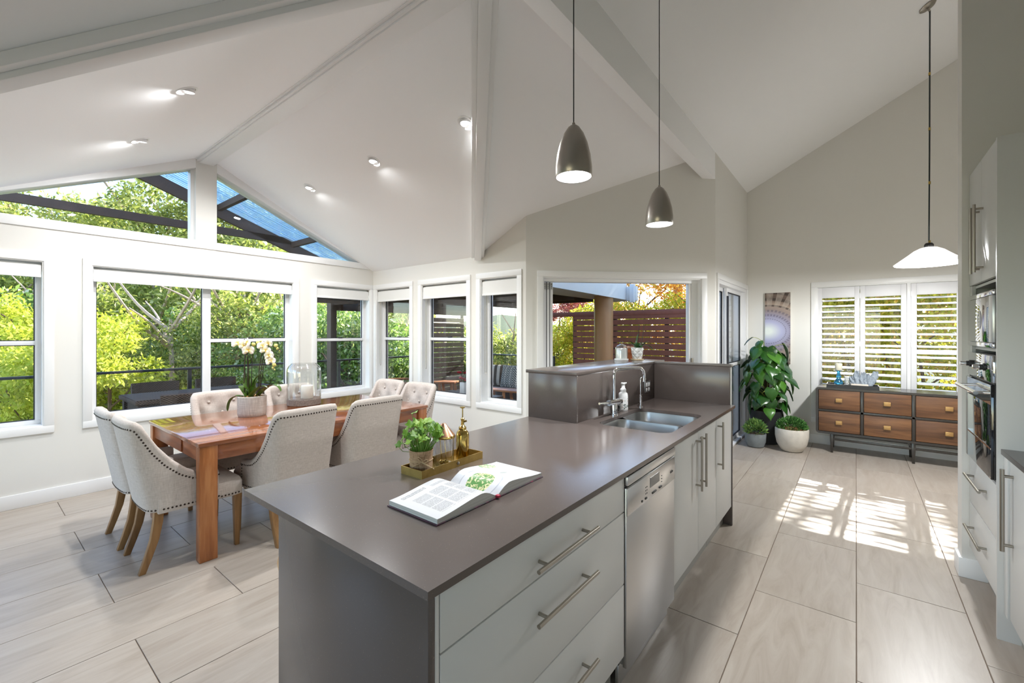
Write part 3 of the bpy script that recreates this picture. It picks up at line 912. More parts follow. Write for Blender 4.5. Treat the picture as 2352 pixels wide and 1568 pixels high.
fl = [(-.105, .03, .60, 1.15, .3), (-.045, .04, .585, 1.2, -.1), (-.005, .05, .545, 1.2, .2), (-.015, .05, .61, 1.0, -.4), (.10, .03, .58, 1.0, .3), (.145, .02, .60, 1.0, -.2), (.125, .03, .545, 1.1, .1),
      (.155, .03, .50, 1.15, -.2), (.17, .03, .455, 1.0, .2)]
for r_, t, z, s_, a in fl:
    place('flower', FLOW, oc, iv(r_, t, z), (rnd.uniform(-.25, .25), rnd.uniform(-.3, .3), R(38) + a), (s_,) * 3)
bud = B().ball((0, 0, 0), 0.017, 0.013, 0.014, 8, 6).mesh('bud', BUDM)
for r_, t, z, s_ in ((.03, .03, .595, 1.2), (.06, .02, .61, 1.1), (.085, .02, .62, .6), (.21, .02, .585, 1.15), (.222, .02, .56, .8), (.195, .02, .425, 1.2), (.185, .02, .40, .7), (.20, .02, .385, .45), (.235, .01, .54, .35)):
    place('bud', bud, oc, iv(r_, t, z), (rnd.uniform(-.5, .5), rnd.uniform(-.5, .5), 0), (s_,) * 3)

# ------------------------------------------------------------------ hurricane lantern with candle
def clear_glass(name, tint=(1, 1, 1, 1), rough=0.0, ior=1.45):
    m = MatB(name); m.set(col=tint, rough=rough, trans=1.0, ior=ior, spec=0.5); return m.mat
HGLASS = glass_mat('lantern_glass', (0.96, 0.97, 0.97, 1), 0.14)
GRAN = M('grey_granite', srgb(120, 112, 105), 0.8, var=0.35, vscale=90, bump=(120, 0.4, 0.004))
hl = thing('hurricane_lantern', 'large clear glass hurricane lantern on a grey stone base', 'lantern', (-4.186, 2.057, TZ))
B().lathe([(0.145, 0), (0.15, 0.004), (0.15, 0.056), (0.146, 0.06), (0.0, 0.06)], 36, cap1=False).build('stone_base', GRAN, hl)
rp = [(0.148, 0.06), (0.151, 0.07), (0.152, 0.31), (0.148, 0.345), (0.135, 0.37), (0.118, 0.385), (0.112, 0.395)]
B().lathe(rp + [(r_ - 0.005, z) for r_, z in rp[::-1]], 40, cap0=False, cap1=False).build('glass_cylinder', HGLASS, hl)
WAX = M('candle_wax_ivory', srgb(243, 240, 230), 0.5)
cd = thing('pillar_candle', 'thick ivory pillar candle inside the glass lantern', 'candle', (-4.156, 2.072, TZ + 0.06))
B().lathe([(0.054, 0), (0.056, 0.004), (0.056, 0.118), (0.053, 0.122), (0.046, 0.119), (0.0, 0.117)], 28, cap1=False).build('wax', WAX, cd)
B().tube([(0, 0, 0.115), (0.001, 0, 0.128), (0.002, 0, 0.135)], 0.0016, 5).build('wick', WAX, cd)
# ------------------------------------------------------------------ kitchen island
CZ, CT = 0.90, 0.02                                   # worktop height and thickness
IX0, IX1, IY0, IY1 = -1.675, -0.710, 0.612, 3.60
FX = -0.732                                           # face of drawers and doors
wt = thing('island_worktop', 'long brown stone island worktop with sink cutout', 'worktop', (-1.2, 2.1, 0))
SKX0, SKX1, SKY0, SKY1 = -1.225, -0.79, 2.36, 3.05
def rrect(x0, x1, y0, y1, r, n=5):
    out = []
    for cx, cy, a0 in ((x1 - r, y1 - r, 0), (x0 + r, y1 - r, 90), (x0 + r, y0 + r, 180), (x1 - r, y0 + r, 270)):
        for k in range(n + 1):
            a = R(a0 + 90 * k / n); out.append((cx + r * math.cos(a), cy + r * math.sin(a)))
    return out
def slab_with_hole(outer, hole, z0, z1):
    bm = bmesh.new()
    def loop(pts):
        vs = [bm.verts.new((x, y, z1)) for x, y in pts]
        return vs, [bm.edges.new((vs[i], vs[(i + 1) % len(vs)])) for i in range(len(vs))]
    v1, e1 = loop(outer); v2, e2 = loop(hole)
    bmesh.ops.triangle_fill(bm, use_beauty=True, edges=e1 + e2)
    faces = list(bm.faces)
    ret = bmesh.ops.extrude_face_region(bm, geom=faces)
    for v in [g for g in ret['geom'] if isinstance(g, bmesh.types.BMVert)]: v.co.z = z0
    bmesh.ops.recalc_face_normals(bm, faces=bm.faces)
    b = B(); bm.verts.ensure_lookup_table()
    b.v = [tuple(v.co) for v in bm.verts]; b.f = [tuple(v.index for v in f.verts) for f in bm.faces]; b.mi = [0] * len(b.f)
    bm.free(); return b
SINKHOLE = rrect(SKX0, SKX1, SKY0, SKY1, 0.07)
slab_with_hole([(IX0, IY0), (IX1, IY0), (IX1, IY1), (IX0, IY1)], SINKHOLE, CZ - CT, CZ).build('slab', STONE, wt, world=True, ang=30)
B().box(-1.455, FX - 0.001, 0.632, 0.652, 0, CZ - CT).build('end_panel', STONE, wt, world=True, bevel=0.002)
B().box(-1.30, FX + 0.006, 3.575, 3.595, 0, CZ - CT).build('end_panel', STONE, wt, world=True, bevel=0.002)

def bar_handle(parent, p, q, out, r=0.0065, stand=0.034, inset=0.05):
    """bar pull from p to q, standing off along 'out'"""
    p = Vector(p); q = Vector(q); o_ = Vector(out) * stand; d = (q - p).normalized()
    h = B().tube([p + o_, q + o_], r, 12)
    for c in (p + d * inset, q - d * inset): h.tube([c, c + o_], r * 0.85, 10)
    return h.build('handle', HANDLE, parent, world=False, ang=40)

KICK = M('kickboard_grey', srgb(150, 148, 142), 0.4)
def cabinet(name, label, y0, y1, loc=None):
    t = thing(name, label, 'cabinet', (-1.05, (y0 + y1) / 2, 0), 0, 'island cabinets')
    return t
def part(b, name, mat, t, **kw): return b.build(name, mat, t, world=True, **kw)
def loc_to(t, p): return Vector(p) - t.location

dc = cabinet('drawer_cabinet', 'white island cabinet with three wide drawers and bar handles', 0.652, 1.66)
part(B().box(-1.30, FX - 0.018, 0.652, 1.655, 0.12, CZ - CT), 'body', CABW, dc)
part(B().box(-1.30, FX - 0.06, 0.652, 1.655, 0.0, 0.12), 'kickboard', KICK, dc)
part(B().box(FX - 0.018, FX - 0.001, 0.6525, 0.664, 0.0, CZ - CT - 0.002), 'side_strip', CABW, dc, bevel=0.001)
for z0, z1_, hz in ((0.727, 0.872, 0.775), (0.438, 0.723, 0.622), (0.145, 0.434, 0.318)):
    d = part(B().box(FX - 0.018, FX, 0.667, 1.655, z0, z1_), 'drawer', CABW, dc, bevel=0.002)
    bar_handle(d, loc_to(dc, (FX, 1.005, hz)), loc_to(dc, (FX, 1.365, hz)), (1, 0, 0))

dw = thing('dishwasher', 'stainless steel dishwasher under the island worktop', 'dishwasher', (-1.0, 1.96, 0))
part(B().box(-1.28, FX - 0.012, 1.664, 2.254, 0.10, 0.868), 'body', STEEL, dw)
part(B().box(FX - 0.045, FX - 0.03, 1.666, 2.252, 0.0, 0.085), 'kickboard', STEEL, dw, bevel=0.002)
part(B().box(FX - 0.012, FX + 0.006, 1.664, 2.254, 0.088, 0.818), 'door', STEEL, dw, bevel=0.004)
part(B().box(FX - 0.012, FX + 0.012, 1.664, 2.254, 0.826, 0.866), 'handle_rail', STEEL, dw, bevel=0.006)
part(B().box(FX - 0.010, FX - 0.004, 1.664, 2.254, 0.818, 0.826), 'gap', BLACK, dw)
cp = part(B().box(FX + 0.006, FX + 0.0085, 1.666, 2.252, 0.704, 0.816), 'control_panel', M('control_steel', (0.62, 0.62, 0.62), 0.25, 1.0), dw, bevel=0.001)
LCD = M('display_window', (0.10, 0.11, 0.12), 0.12)
def sub(b, name, mat, t, p, **kw):
    o = b.build(name, mat, t, world=True, **kw); o.parent = p; return o
sub(B().box(FX + 0.0085, FX + 0.0097, 1.915, 2.03, 0.752, 0.796), 'display', LCD, dw, cp)
for y, w_ in ((1.815, 0.012), (1.855, 0.02), (1.94, 0.05), (2.03, 0.032)):
    sub(B().box(FX + 0.0085, FX + 0.011, y, y + w_, 0.716, 0.724), 'button', BLACK, dw, cp, bevel=0.001)
for k in range(3): sub(B().box(FX + 0.0085, FX + 0.0094, 2.06, 2.066, 0.738 + k * 0.014, 0.742 + k * 0.014), 'indicator', BLACK, dw, cp)
for k in range(3):
    for j in range(2): sub(B().box(FX + 0.0085, FX + 0.0094, 1.86 + j * 0.014, 1.866 + j * 0.014, 0.738 + k * 0.014, 0.742 + k * 0.014), 'indicator', BLACK, dw, cp)
def lettering(txt, size, parent, loc, rot, mat, name='lettering', ext=0.0004):
    cu = bpy.data.curves.new(name, 'FONT'); cu.body = txt; cu.size = size; cu.extrude = ext; cu.align_x = 'CENTER'; cu.align_y = 'CENTER'
    cu.materials.append(mat)
    tmp = link(bpy.data.objects.new(name, cu))
    bpy.context.view_layer.update()
    me = bpy.data.meshes.new_from_object(tmp.evaluated_get(bpy.context.evaluated_depsgraph_get()))
    bpy.data.objects.remove(tmp)
    return place(name, me, parent, loc, rot)
lettering('Miele', 0.017, cp, loc_to(dw, (FX + 0.009, 2.205, 0.752)), (H90, 0, H90), BLACK)

sc_ = cabinet('sink_cabinet', 'white double-door island cabinet under the sink', 2.26, 3.12)
part(B().box(-1.27, FX - 0.018, 2.262, 2.30, 0.12, CZ - CT), 'side_wall', CABW, sc_)
part(B().box(-1.27, FX - 0.018, 3.08, 3.118, 0.12, CZ - CT), 'side_wall', CABW, sc_)
part(B().box(-1.27, -1.25, 2.30, 3.08, 0.12, CZ - CT), 'back_wall', CABW, sc_)
part(B().box(-1.27, FX - 0.06, 2.262, 3.118, 0.0, 0.12), 'kickboard', KICK, sc_)
for y0, y1, hy in ((2.262, 2.702, 2.655), (2.706, 3.118, 2.75)):
    d = part(B().box(FX - 0.018, FX, y0, y1, 0.145, 0.874), 'door', CABW, sc_, bevel=0.002)
    bar_handle(d, loc_to(sc_, (FX, hy, 0.53)), loc_to(sc_, (FX, hy, 0.845)), (1, 0, 0), inset=0.03)
cc = cabinet('corner_cabinet', 'narrow white single-door cabinet at the far island end', 3.12, 3.575)
part(B().box(-1.27, FX - 0.018, 3.122, 3.574, 0.12, CZ - CT), 'body', CABW, cc)
part(B().box(-1.27, FX - 0.06, 3.122, 3.574, 0.0, 0.12), 'kickboard', KICK, cc)
d = part(B().box(FX - 0.018, FX, 3.122, 3.572, 0.145, 0.874), 'door', CABW, cc, bevel=0.002)
bar_handle(d, loc_to(cc, (FX, 3.165, 0.53)), loc_to(cc, (FX, 3.165, 0.845)), (1, 0, 0), inset=0.03)

# raised L-shaped bar
BZ, BZ0 = 1.205, 0.90
rb = thing('raised_bar', 'raised L-shaped brown stone bar behind the sink', 'bar', (-1.4, 3.2, 0))
LX0, LX1, LY0, LY1 = -1.695, -1.315, 2.290, 3.575
top = [(LX0, LY0), (LX1, LY0), (LX1, LY1), (-0.735, LY1), (-0.735, 3.65), (LX1, 3.65), (LX1, 3.82), (LX0, 3.82)]
part(B().prism(top, BZ - 0.02, BZ), 'top_slab', STONE, rb, bevel=0.002)
part(B().box(LX0 + 0.02, LX1 - 0.001, LY0 + 0.002, LY0 + 0.022, BZ0, BZ - 0.02), 'end_panel', STONE, rb, bevel=0.0015)
part(B().box(LX1 - 0.022, LX1 - 0.002, LY0 + 0.022, LY1 + 0.02, BZ0, BZ - 0.02), 'splash_panel', STONE, rb, bevel=0.0015)
part(B().box(LX1 - 0.002, -0.745, LY1 + 0.002, LY1 + 0.022, BZ0, BZ - 0.02), 'splash_panel', STONE, rb, bevel=0.0015)
part(B().box(LX0 + 0.02, LX1 - 0.022, LY0 + 0.022, 3.6, BZ0, BZ - 0.02).box(LX0 + 0.02, LX1 - 0.022, 3.601, 3.80, 0.0, BZ - 0.02), 'core', CABW, rb)
part(B().box(LX1 - 0.022, -0.758, 3.601, 3.635, 0.0, BZ - 0.02), 'core', CABW, rb)
part(B().box(-0.758, -0.742, 3.601, 3.638, 0.0, BZ - 0.02), 'side_cap', CABW, rb, bevel=0.001)

# sink
sk = thing('double_sink', 'undermount stainless steel double-bowl sink in the island', 'sink', (-1.0, 2.7, 0.7))
SINKM = M('sink_steel', (0.42, 0.42, 0.42), 0.3, 1.0)
def bowl(x0, x1, y0, y1, depth):
    rows = []
    for ins, z, r_ in ((-0.012, CZ - CT - 0.001, 0.075), (0.0, CZ - CT - 0.001, 0.07), (0.004, CZ - CT - 0.02, 0.07), (0.012, CZ - CT - depth + 0.05, 0.065), (0.03, CZ - CT - depth + 0.012, 0.055), (0.06, CZ - CT - depth, 0.04)):
        rows.append([(x, y, z) for x, y in rrect(x0 + ins, x1 - ins, y0 + ins, y1 - ins, r_, 6)])
    b = B(); m = len(rows); n = len(rows[0])
    b.add([p for r_ in rows for p in r_], [(j * n + i, j * n + (i + 1) % n, (j + 1) * n + (i + 1) % n, (j + 1) * n + i) for j in range(m - 1) for i in range(n)] + [tuple((m - 1) * n + i for i in range(n))])
    return b
part(bowl(SKX0 + 0.004, SKX1 - 0.004, SKY0 + 0.004, 2.69, 0.19), 'bowl', SINKM, sk, fix=False, ang=60)
part(bowl(SKX0 + 0.004, SKX1 - 0.004, 2.715, SKY1 - 0.004, 0.19), 'bowl', SINKM, sk, fix=False, ang=60)
for y in (2.52, 2.88):
    part(B().at((-1.0, y, CZ - CT - 0.19)).lathe([(0.045, 0.001), (0.043, 0.004), (0.03, 0.002), (0.0, 0.002)], 20, cap1=False), 'drain', CHROME, sk)

# mixer tap
tp = thing('mixer_tap', 'tall chrome kitchen mixer tap with square arched spout beside sink', 'tap', (-1.262, 2.69, CZ))
B().lathe([(0.027, 0), (0.027, 0.005), (0.022, 0.008), (0.022, 0.075), (0.019, 0.082)], 20).build('base', CHROME, tp)
b = B().tube([(-0.0, -0.075, 0.088), (0.0, 0.065, 0.080)], [0.019, 0.021], 16); b.tube([(0.0, 0.065, 0.080), (0.0, 0.095, 0.078)], [0.023, 0.022], 16)
b.build('body', CHROME, tp)
B().tube([(0, -0.075, 0.088), (0, -0.21, 0.100)], [0.010, 0.007], 12).build('lever', CHROME, tp)
sp = bez([(0, 0.0, 0.085), (0, 0, 0.20), (0, 0, 0.265), (0.003, 0.018, 0.295), (0.02, 0.05, 0.302), (0.085, 0.19, 0.302), (0.10, 0.225, 0.292), (0.108, 0.245, 0.262), (0.108, 0.247, 0.205)], 6)
B().tube(sp, 0.0115, 14).build('spout', CHROME, tp)
# small filtered-water tap
ft = thing('filter_tap', 'slim chrome filter tap at the back of the sink', 'tap', (-1.245, 3.10, CZ))
B().lathe([(0.02, 0), (0.02, 0.004), (0.0115, 0.006), (0.0115, 0.075), (0.009, 0.078), (0.009, 0.085)], 16).build('base', CHROME, ft)
B().tube(bez([(0, 0, 0.08), (0, 0, 0.18), (0.0, 0.004, 0.205), (0.012, 0.02, 0.216), (0.03, 0.03, 0.200)], 5), 0.0045, 10).build('spout', CHROME, ft)
B().box(-0.004, 0.004, -0.012, 0.03, 0.082, 0.09).build('lever', CHROME, ft, bevel=0.002)

# soap bottle
SOAPW = M('soap_bottle_white', (0.86, 0.86, 0.86), 0.35)
def soap_label():
    m = MatB('botanical_label')
    v = m.coord('Object')
    a = m.noise(v, 38, 3, 0.6, 1.5); c = m.noise(v, 90, 2)
    col = m.ramp(a, [(0.40, srgb(60, 80, 70)), (0.46, (0.86, 0.86, 0.86, 1)), (0.60, (0.86, 0.86, 0.86, 1)), (0.66, srgb(190, 130, 70))])
    m.set(col=col, rough=0.4); return m.mat
so = thing('soap_bottle', 'white foam soap pump bottle with botanical print by the tap', 'soap bottle', (-1.275, 2.865, CZ))
B().lathe([(0.030, 0), (0.033, 0.004), (0.033, 0.105), (0.030, 0.122), (0.020, 0.132)], 24).build('bottle', SOAPW, so)
B().at((0, 0, 0)).lathe([(0.0335, 0.012), (0.0337, 0.014), (0.0337, 0.095), (0.0335, 0.097)], 24, cap0=False, cap1=False).build('label_print', soap_label(), so)
B().lathe([(0.020, 0.132), (0.021, 0.150), (0.013, 0.160), (0.011, 0.185)], 20).build('collar', SOAPW, so)
B().lathe([(0.015, 0.183), (0.016, 0.192), (0.012, 0.197)], 16).box(-0.008, 0.008, 0.0, 0.045, 0.186, 0.195).build('pump_head', SOAPW, so, bevel=0.002)

# power outlet on the bar splash panel
po = thing('power_outlet', 'steel double power outlet on the bar splash panel', 'power outlet', (LX1 - 0.002, 3.42, 1.01))
B().box(0, 0.006, -0.058, 0.058, -0.045, 0.045).build('plate', STEEL, po, bevel=0.003)
for y in (-0.025, 0.025):
    B().box(0.006, 0.010, y - 0.014, y + 0.014, 0.002, 0.034).build('switch', SOAPW, po, bevel=0.002)
    B().box(0.006, 0.0075, y - 0.012, y + 0.012, -0.034, -0.008).build('socket', SOAPW, po, bevel=0.001)

# ------------------------------------------------------------------ things on the raised bar
JARW = M('porcelain_white', (0.85, 0.85, 0.84), 0.3)
jr = thing('candle_cloche', 'white candle jar under a clear glass cloche on the raised bar', 'cloche', (-1.60, 3.56, BZ))
B().lathe([(0.058, 0), (0.060, 0.004), (0.060, 0.012), (0.052, 0.014)], 28).build('plate', JARW, jr)
B().lathe([(0.045, 0.014), (0.046, 0.018), (0.044, 0.100), (0.040, 0.103), (0.0, 0.098)], 28, cap1=False).build('candle_jar', JARW, jr)
gp = [(0.054, 0.012), (0.053, 0.09), (0.049, 0.112), (0.037, 0.127), (0.018, 0.134), (0.006, 0.137)]
B().lathe(gp + [(max(r_ - 0.003, 0.001), z - 0.002) for r_, z in gp[::-1]], 28, cap0=False, cap1=False).build('dome', HGLASS, jr)
B().at((0, 0, 0.150), 0.6, H90).tube([(0.013 * math.cos(t * math.pi / 8), 0.013 * math.sin(t * math.pi / 8), 0) for t in range(17)], 0.004, 8, caps=False).build('ring_knob', HGLASS, jr)
TERRA = M('terracotta', srgb(172, 98, 58), 0.8, var=0.12, vscale=30)
tc = thing('terracotta_pot', 'terracotta pot with pale succulents between cloche and white pot', 'pot', (-1.605, 3.72, BZ))
B().lathe([(0.040, 0), (0.048, 0.06), (0.050, 0.062), (0.053, 0.095), (0.048, 0.097), (0.045, 0.08), (0.0, 0.08)], 24, cap1=False).build('pot', TERRA, tc)
b = B()
for _ in range(26):
    a = rnd.uniform(0, 6.28); r_ = 0.043 * math.sqrt(rnd.random())
    b.at((r_ * math.cos(a), r_ * math.sin(a), 0.09), rnd.uniform(0, 6), rnd.uniform(-.7, .7), rnd.uniform(-.7, .7)); b.lathe([(0.004, -0.01), (0.010, 0.01), (0.002, 0.028)], 6)
b.build('succulents', M('pale_succulent', srgb(196, 160, 140), 0.7), tc)
DIAM = MatB('diamond_quilted_ceramic')
_g = DIAM.coord('Object'); _sp = DIAM.n('SeparateXYZ'); DIAM.l(_g, _sp.inputs[0])
_an = DIAM.math('MULTIPLY', DIAM.math('ARCTAN2', _sp.outputs[1], _sp.outputs[0]), 2.8)
_zz = DIAM.math('MULTIPLY', _sp.outputs[2], 62.0)
_s1 = DIAM.math('ABSOLUTE', DIAM.math('SINE', DIAM.math('ADD', _an, _zz))); _s2 = DIAM.math('ABSOLUTE', DIAM.math('SINE', DIAM.math('SUBTRACT', _an, _zz)))
DIAM.set(col=(0.86, 0.86, 0.85, 1), rough=0.35); DIAM.bump(DIAM.math('MINIMUM', _s1, _s2), 1.0, 0.006); DIAM = DIAM.mat
op = thing('potted_orchid', 'leafy orchid without flowers in white quilted pot on bar', 'potted plant', (-1.505, 3.675, BZ + 0.008))
wr = thing('wooden_coaster', 'round pale wooden coaster under the white quilted pot', 'coaster', (-1.505, 3.675, BZ))
B().lathe([(0.056, 0), (0.058, 0.002), (0.058, 0.007), (0.056, 0.008)], 28).build('disc', wood_mat('pale_wood', srgb(176, 150, 112), srgb(200, 176, 140), srgb(214, 194, 160), 'X', 8), wr)
B().lathe([(0.036, 0), (0.042, 0.01), (0.052, 0.085), (0.053, 0.098), (0.049, 0.1), (0.046, 0.085), (0.0, 0.085)], 28, cap1=False).build('pot', DIAM, op)
LEAFD = M('dark_orchid_leaf', srgb(48, 84, 40), 0.3, var=0.2, vscale=14)
for pts, W in (([iv(0, 0, .08), iv(0, .0, .15), iv(.012, 0, .225)], .042), ([iv(0, 0, .08), iv(-.04, .02, .125), iv(-.09, .02, .13)], .04), ([iv(0, 0, .08), iv(-.05, 0, .14), iv(-.075, 0, .15)], .035),
               ([iv(.01, 0, .08), iv(.05, .02, .13), iv(.10, .02, .155)], .035), ([iv(.01, 0, .08), iv(.06, .01, .12), iv(.11, .01, .105), iv(.13, .01, .08)], .036), ([iv(0, .01, .08), iv(.01, .04, .12), iv(.02, .06, .10)], .036), ([iv(0, 0, .08), iv(.03, -.02, .13), iv(.06, -.03, .14)], .03)):
    strap_leaf(B(), pts, W).build('leaf', LEAFD, op, fix=False, ang=80)
for r_, tl, h in ((.02, .006, .30), (.04, .03, .29)):
    B().tube([iv(r_ - .01, 0, .07), iv(r_ + tl - .01, 0, h)], 0.0022, 6).build('stake', STAKE, op)

# ------------------------------------------------------------------ brass tray group on the worktop
BRASS = M('aged_brass', srgb(176, 148, 84), 0.35, 0.85, var=0.18, vscale=25)
BRASSP = M('polished_brass', srgb(196, 168, 96), 0.12, 1.0)
COPP = M('rose_copper', srgb(196, 150, 122), 0.28, 0.9)
tr = thing('brass_tray', 'long shallow aged brass tray on the island', 'tray', (-1.332, 1.235, CZ))
tr.rotation_euler = (0, 0, 0.02)
TRL, TRW, TRH = 0.172, 0.060, 0.030
b = B().box(-TRW, TRW, -TRL, TRL, 0, 0.003).box(-TRW, -TRW + 0.003, -TRL, TRL, 0.003, TRH).box(TRW - 0.003, TRW, -TRL, TRL, 0.003, TRH).box(-TRW + 0.003, TRW - 0.003, -TRL, -TRL + 0.003, 0.003, TRH).box(-TRW + 0.003, TRW - 0.003, TRL - 0.003, TRL, 0.003, TRH)
b.build('tray_body', BRASS, tr)
B().at((TRW, 0.02, 0.016), ry=H90).lathe([(0.007, 0), (0.007, 0.003), (0.0, 0.005)], 10, cap1=False).build('rivet', HANDLE, tr)
# herb pot
def burlap():
    m = MatB('burlap')
    a = m.noise(m.coord('Object', (300, 300, 40)), 1.0, 2); c = m.noise(m.coord('Object', (40, 40, 420)), 1.0, 2)
    w = m.math('ADD', m.math('MULTIPLY', a, 0.5), m.math('MULTIPLY', c, 0.5))
    m.set(col=m.ramp(w, [(0.35, srgb(140, 112, 86)), (0.6, srgb(192, 162, 132))]), rough=0.95, spec=0.1); m.bump(w, 0.5, 0.003); return m.mat
BURL = burlap()
hp = thing('herb_pot', 'green ivy-leaf herb in a burlap-wrapped pot tied with string', 'potted plant', (-1.345, 1.125, CZ + 0.003))
B().lathe([(0.037, 0), (0.043, 0.006), (0.045, 0.03), (0.0435, 0.05), (0.046, 0.075), (0.0475, 0.085), (0.0455, 0.086), (0.044, 0.075), (0.0, 0.073)], 28, cap1=False).build('burlap_wrap', BURL, hp)
STRING = M('jute_string', srgb(186, 160, 126), 0.9)
B().tube([(0.0455 * math.cos(k * math.pi / 12), 0.0455 * math.sin(k * math.pi / 12), 0.046 + 0.002 * math.sin(k)) for k in range(25)], 0.0016, 6, caps=False).build('string', STRING, hp)
bw_ = lambda r_, t, z: iv(r_, t, z)
b = B()
b.tube(bez([bw_(.012, .045, .047), bw_(-.004, .052, .062), bw_(.0, .054, .068), bw_(.012, .05, .058), bw_(.014, .047, .048)], 5), 0.0016, 6)
b.tube(bez([bw_(.012, .046, .047), bw_(.028, .05, .058), bw_(.036, .048, .054), bw_(.026, .048, .045), bw_(.013, .047, .047)], 5), 0.0016, 6)
b.tube(bez([bw_(.012, .047, .047), bw_(-.01, .052, .036), bw_(-.026, .05, .028)], 5), 0.0016, 6)
b.tube(bez([bw_(.012, .047, .047), bw_(.034, .05, .036), bw_(.06, .05, .022)], 5), 0.0024, 6)
b.build('bow', STRING, hp)
HERB = MatB('herb_leaf')
_oi = HERB.n('ObjectInfo'); HERB.set(col=HERB.ramp(_oi.outputs['Random'], [(0.0, srgb(70, 116, 24)), (0.5, srgb(104, 150, 36)), (1.0, srgb(148, 182, 66))]), rough=0.5); HERB = HERB.mat
HSTEM = M('herb_stem', srgb(110, 150, 60), 0.6)
def lobed_leaf(L):
    b = B(); pts = []
    for k in range(15):
        a = -math.pi * 0.86 + 2 * math.pi * 0.86 * k / 14
        r_ = L * (0.42 + 0.13 * math.cos(5 * a) + 0.10 * math.cos(a))
        pts.append((r_ * math.sin(a), r_ * math.cos(a) + L * 0.25, 0.06 * L * math.cos(3 * a)))
    b.add([(0, 0, 0)] + pts, [(0, k + 2, k + 1) for k in range(14)])
    return b.mesh('leaf', HERB, fix=False, ang=80)
LM = lobed_leaf(0.034)
b = B()
for _ in range(90):
    a = rnd.uniform(0, 6.28); r_ = 0.036 * math.sqrt(rnd.random()); a2 = a + rnd.uniform(-.8, .8); r2 = r_ + rnd.uniform(0.0, 0.022)
    b.tube([(r_ * math.cos(a), r_ * math.sin(a), .072), (r2 * math.cos(a2), r2 * math.sin(a2), .072 + rnd.uniform(.03, .075))], 0.0009, 4)
o = b.build('stem_grass', HSTEM, hp, fix=False); o['kind'] = 'stuff'
b = B()
tips = []
for k in range(70):
    a = rnd.uniform(0, 6.28); r_ = 0.075 * math.sqrt(rnd.random()); z = 0.105 + rnd.random() ** 0.8 * 0.085 * (1 - (r_ / 0.11) ** 2) + 0.01
    tips.append((r_ * math.cos(a), r_ * math.sin(a), z))
tips += [iv(-.035, .0, .225), iv(.085, .02, .165), iv(.09, .01, .168), iv(-.085, .02, .10), iv(-.07, .01, .16)]
for x, y, z in tips:
    b.tube([(x * 0.35, y * 0.35, .075), (x * .8, y * .8, z * .8), (x, y, z)], 0.0011, 4)
b.build('stems', HSTEM, hp, fix=False)
for x, y, z in tips:
    s_ = rnd.uniform(.7, 1.15); place('leaf', LM, hp, (x, y, z), (rnd.uniform(.2, 1.3), rnd.uniform(-.4, .4), math.atan2(-0.785 + y * 6, 0.62 + x * 6) + H90 + rnd.uniform(-1.3, 1.3)), (s_,) * 3)
B().at((0, 0, 0), R(-38)).box(-.0065, .0065, -.044, -.043, .06, .145).build('plant_marker', JARW, hp, bevel=0.002)
# glass canister with copper lid and two spoons
gc = thing('glass_canister', 'clear glass canister with cone-shaped copper lid in brass tray', 'canister', (-1.335, 1.235, CZ + 0.003))
gp = [(0.040, 0), (0.042, 0.004), (0.042, 0.118)]
B().lathe(gp + [(0.0395, 0.118), (0.0395, 0.006), (0.0, 0.005)], 28, cap1=False).build('glass_body', HGLASS, gc)
B().lathe([(0.046, 0.112), (0.047, 0.114), (0.047, 0.122), (0.045, 0.124)], 28, cap0=False).build('brass_band', BRASSP, gc)
B().lathe([(0.046, 0.123), (0.010, 0.168), (0.008, 0.170), (0.0, 0.170)], 28, cap1=False).build('copper_lid', COPP, gc)
for k, (r_, t) in enumerate(((-.006, .012), (.012, .012))):
    sp_ = thing('brass_spoon', 'slender brass spoon standing inside the glass canister', 'spoon', (-1.335 + iv(r_, t, 0)[0], 1.235 + iv(r_, t, 0)[1], CZ + 0.009), 0, 'brass spoons in the canister')
    B().tube([iv(0, 0, .018), iv(-.008, -.004, .106)], 0.0016, 6).build('handle', BRASSP, sp_)
    B().at((0, 0, 0.009)).ball((0, 0, 0), 0.011, 0.011, 0.009, 12, 8).build('bowl', BRASSP, sp_)
# plant mister
ms = thing('plant_mister', 'tall polished brass plant mister standing in the tray', 'mister', (-1.325, 1.335, CZ + 0.003))
B().lathe([(0.026, 0), (0.028, 0.004), (0.028, 0.105), (0.025, 0.118), (0.017, 0.127), (0.014, 0.130)], 28).build('bottle', BRASSP, ms)
B().lathe([(0.0155, 0.128), (0.0165, 0.130), (0.0165, 0.139), (0.013, 0.142), (0.007, 0.148), (0.006, 0.166), (0.008, 0.168), (0.008, 0.176), (0.005, 0.179)], 20).build('collar', BRASSP, ms)
B().tube([(0, 0, 0.160), iv(.018, .0, .166)], 0.0042, 8).build('nozzle', BRASSP, ms)
B().tube([(0, 0, 0.178), (0, 0, 0.222)], 0.0024, 8).build('plunger_rod', BRASSP, ms)
B().lathe([(0.008, 0.220), (0.0115, 0.223), (0.0115, 0.226), (0.0, 0.227)], 16, cap1=False).build('plunger_cap', BRASSP, ms)

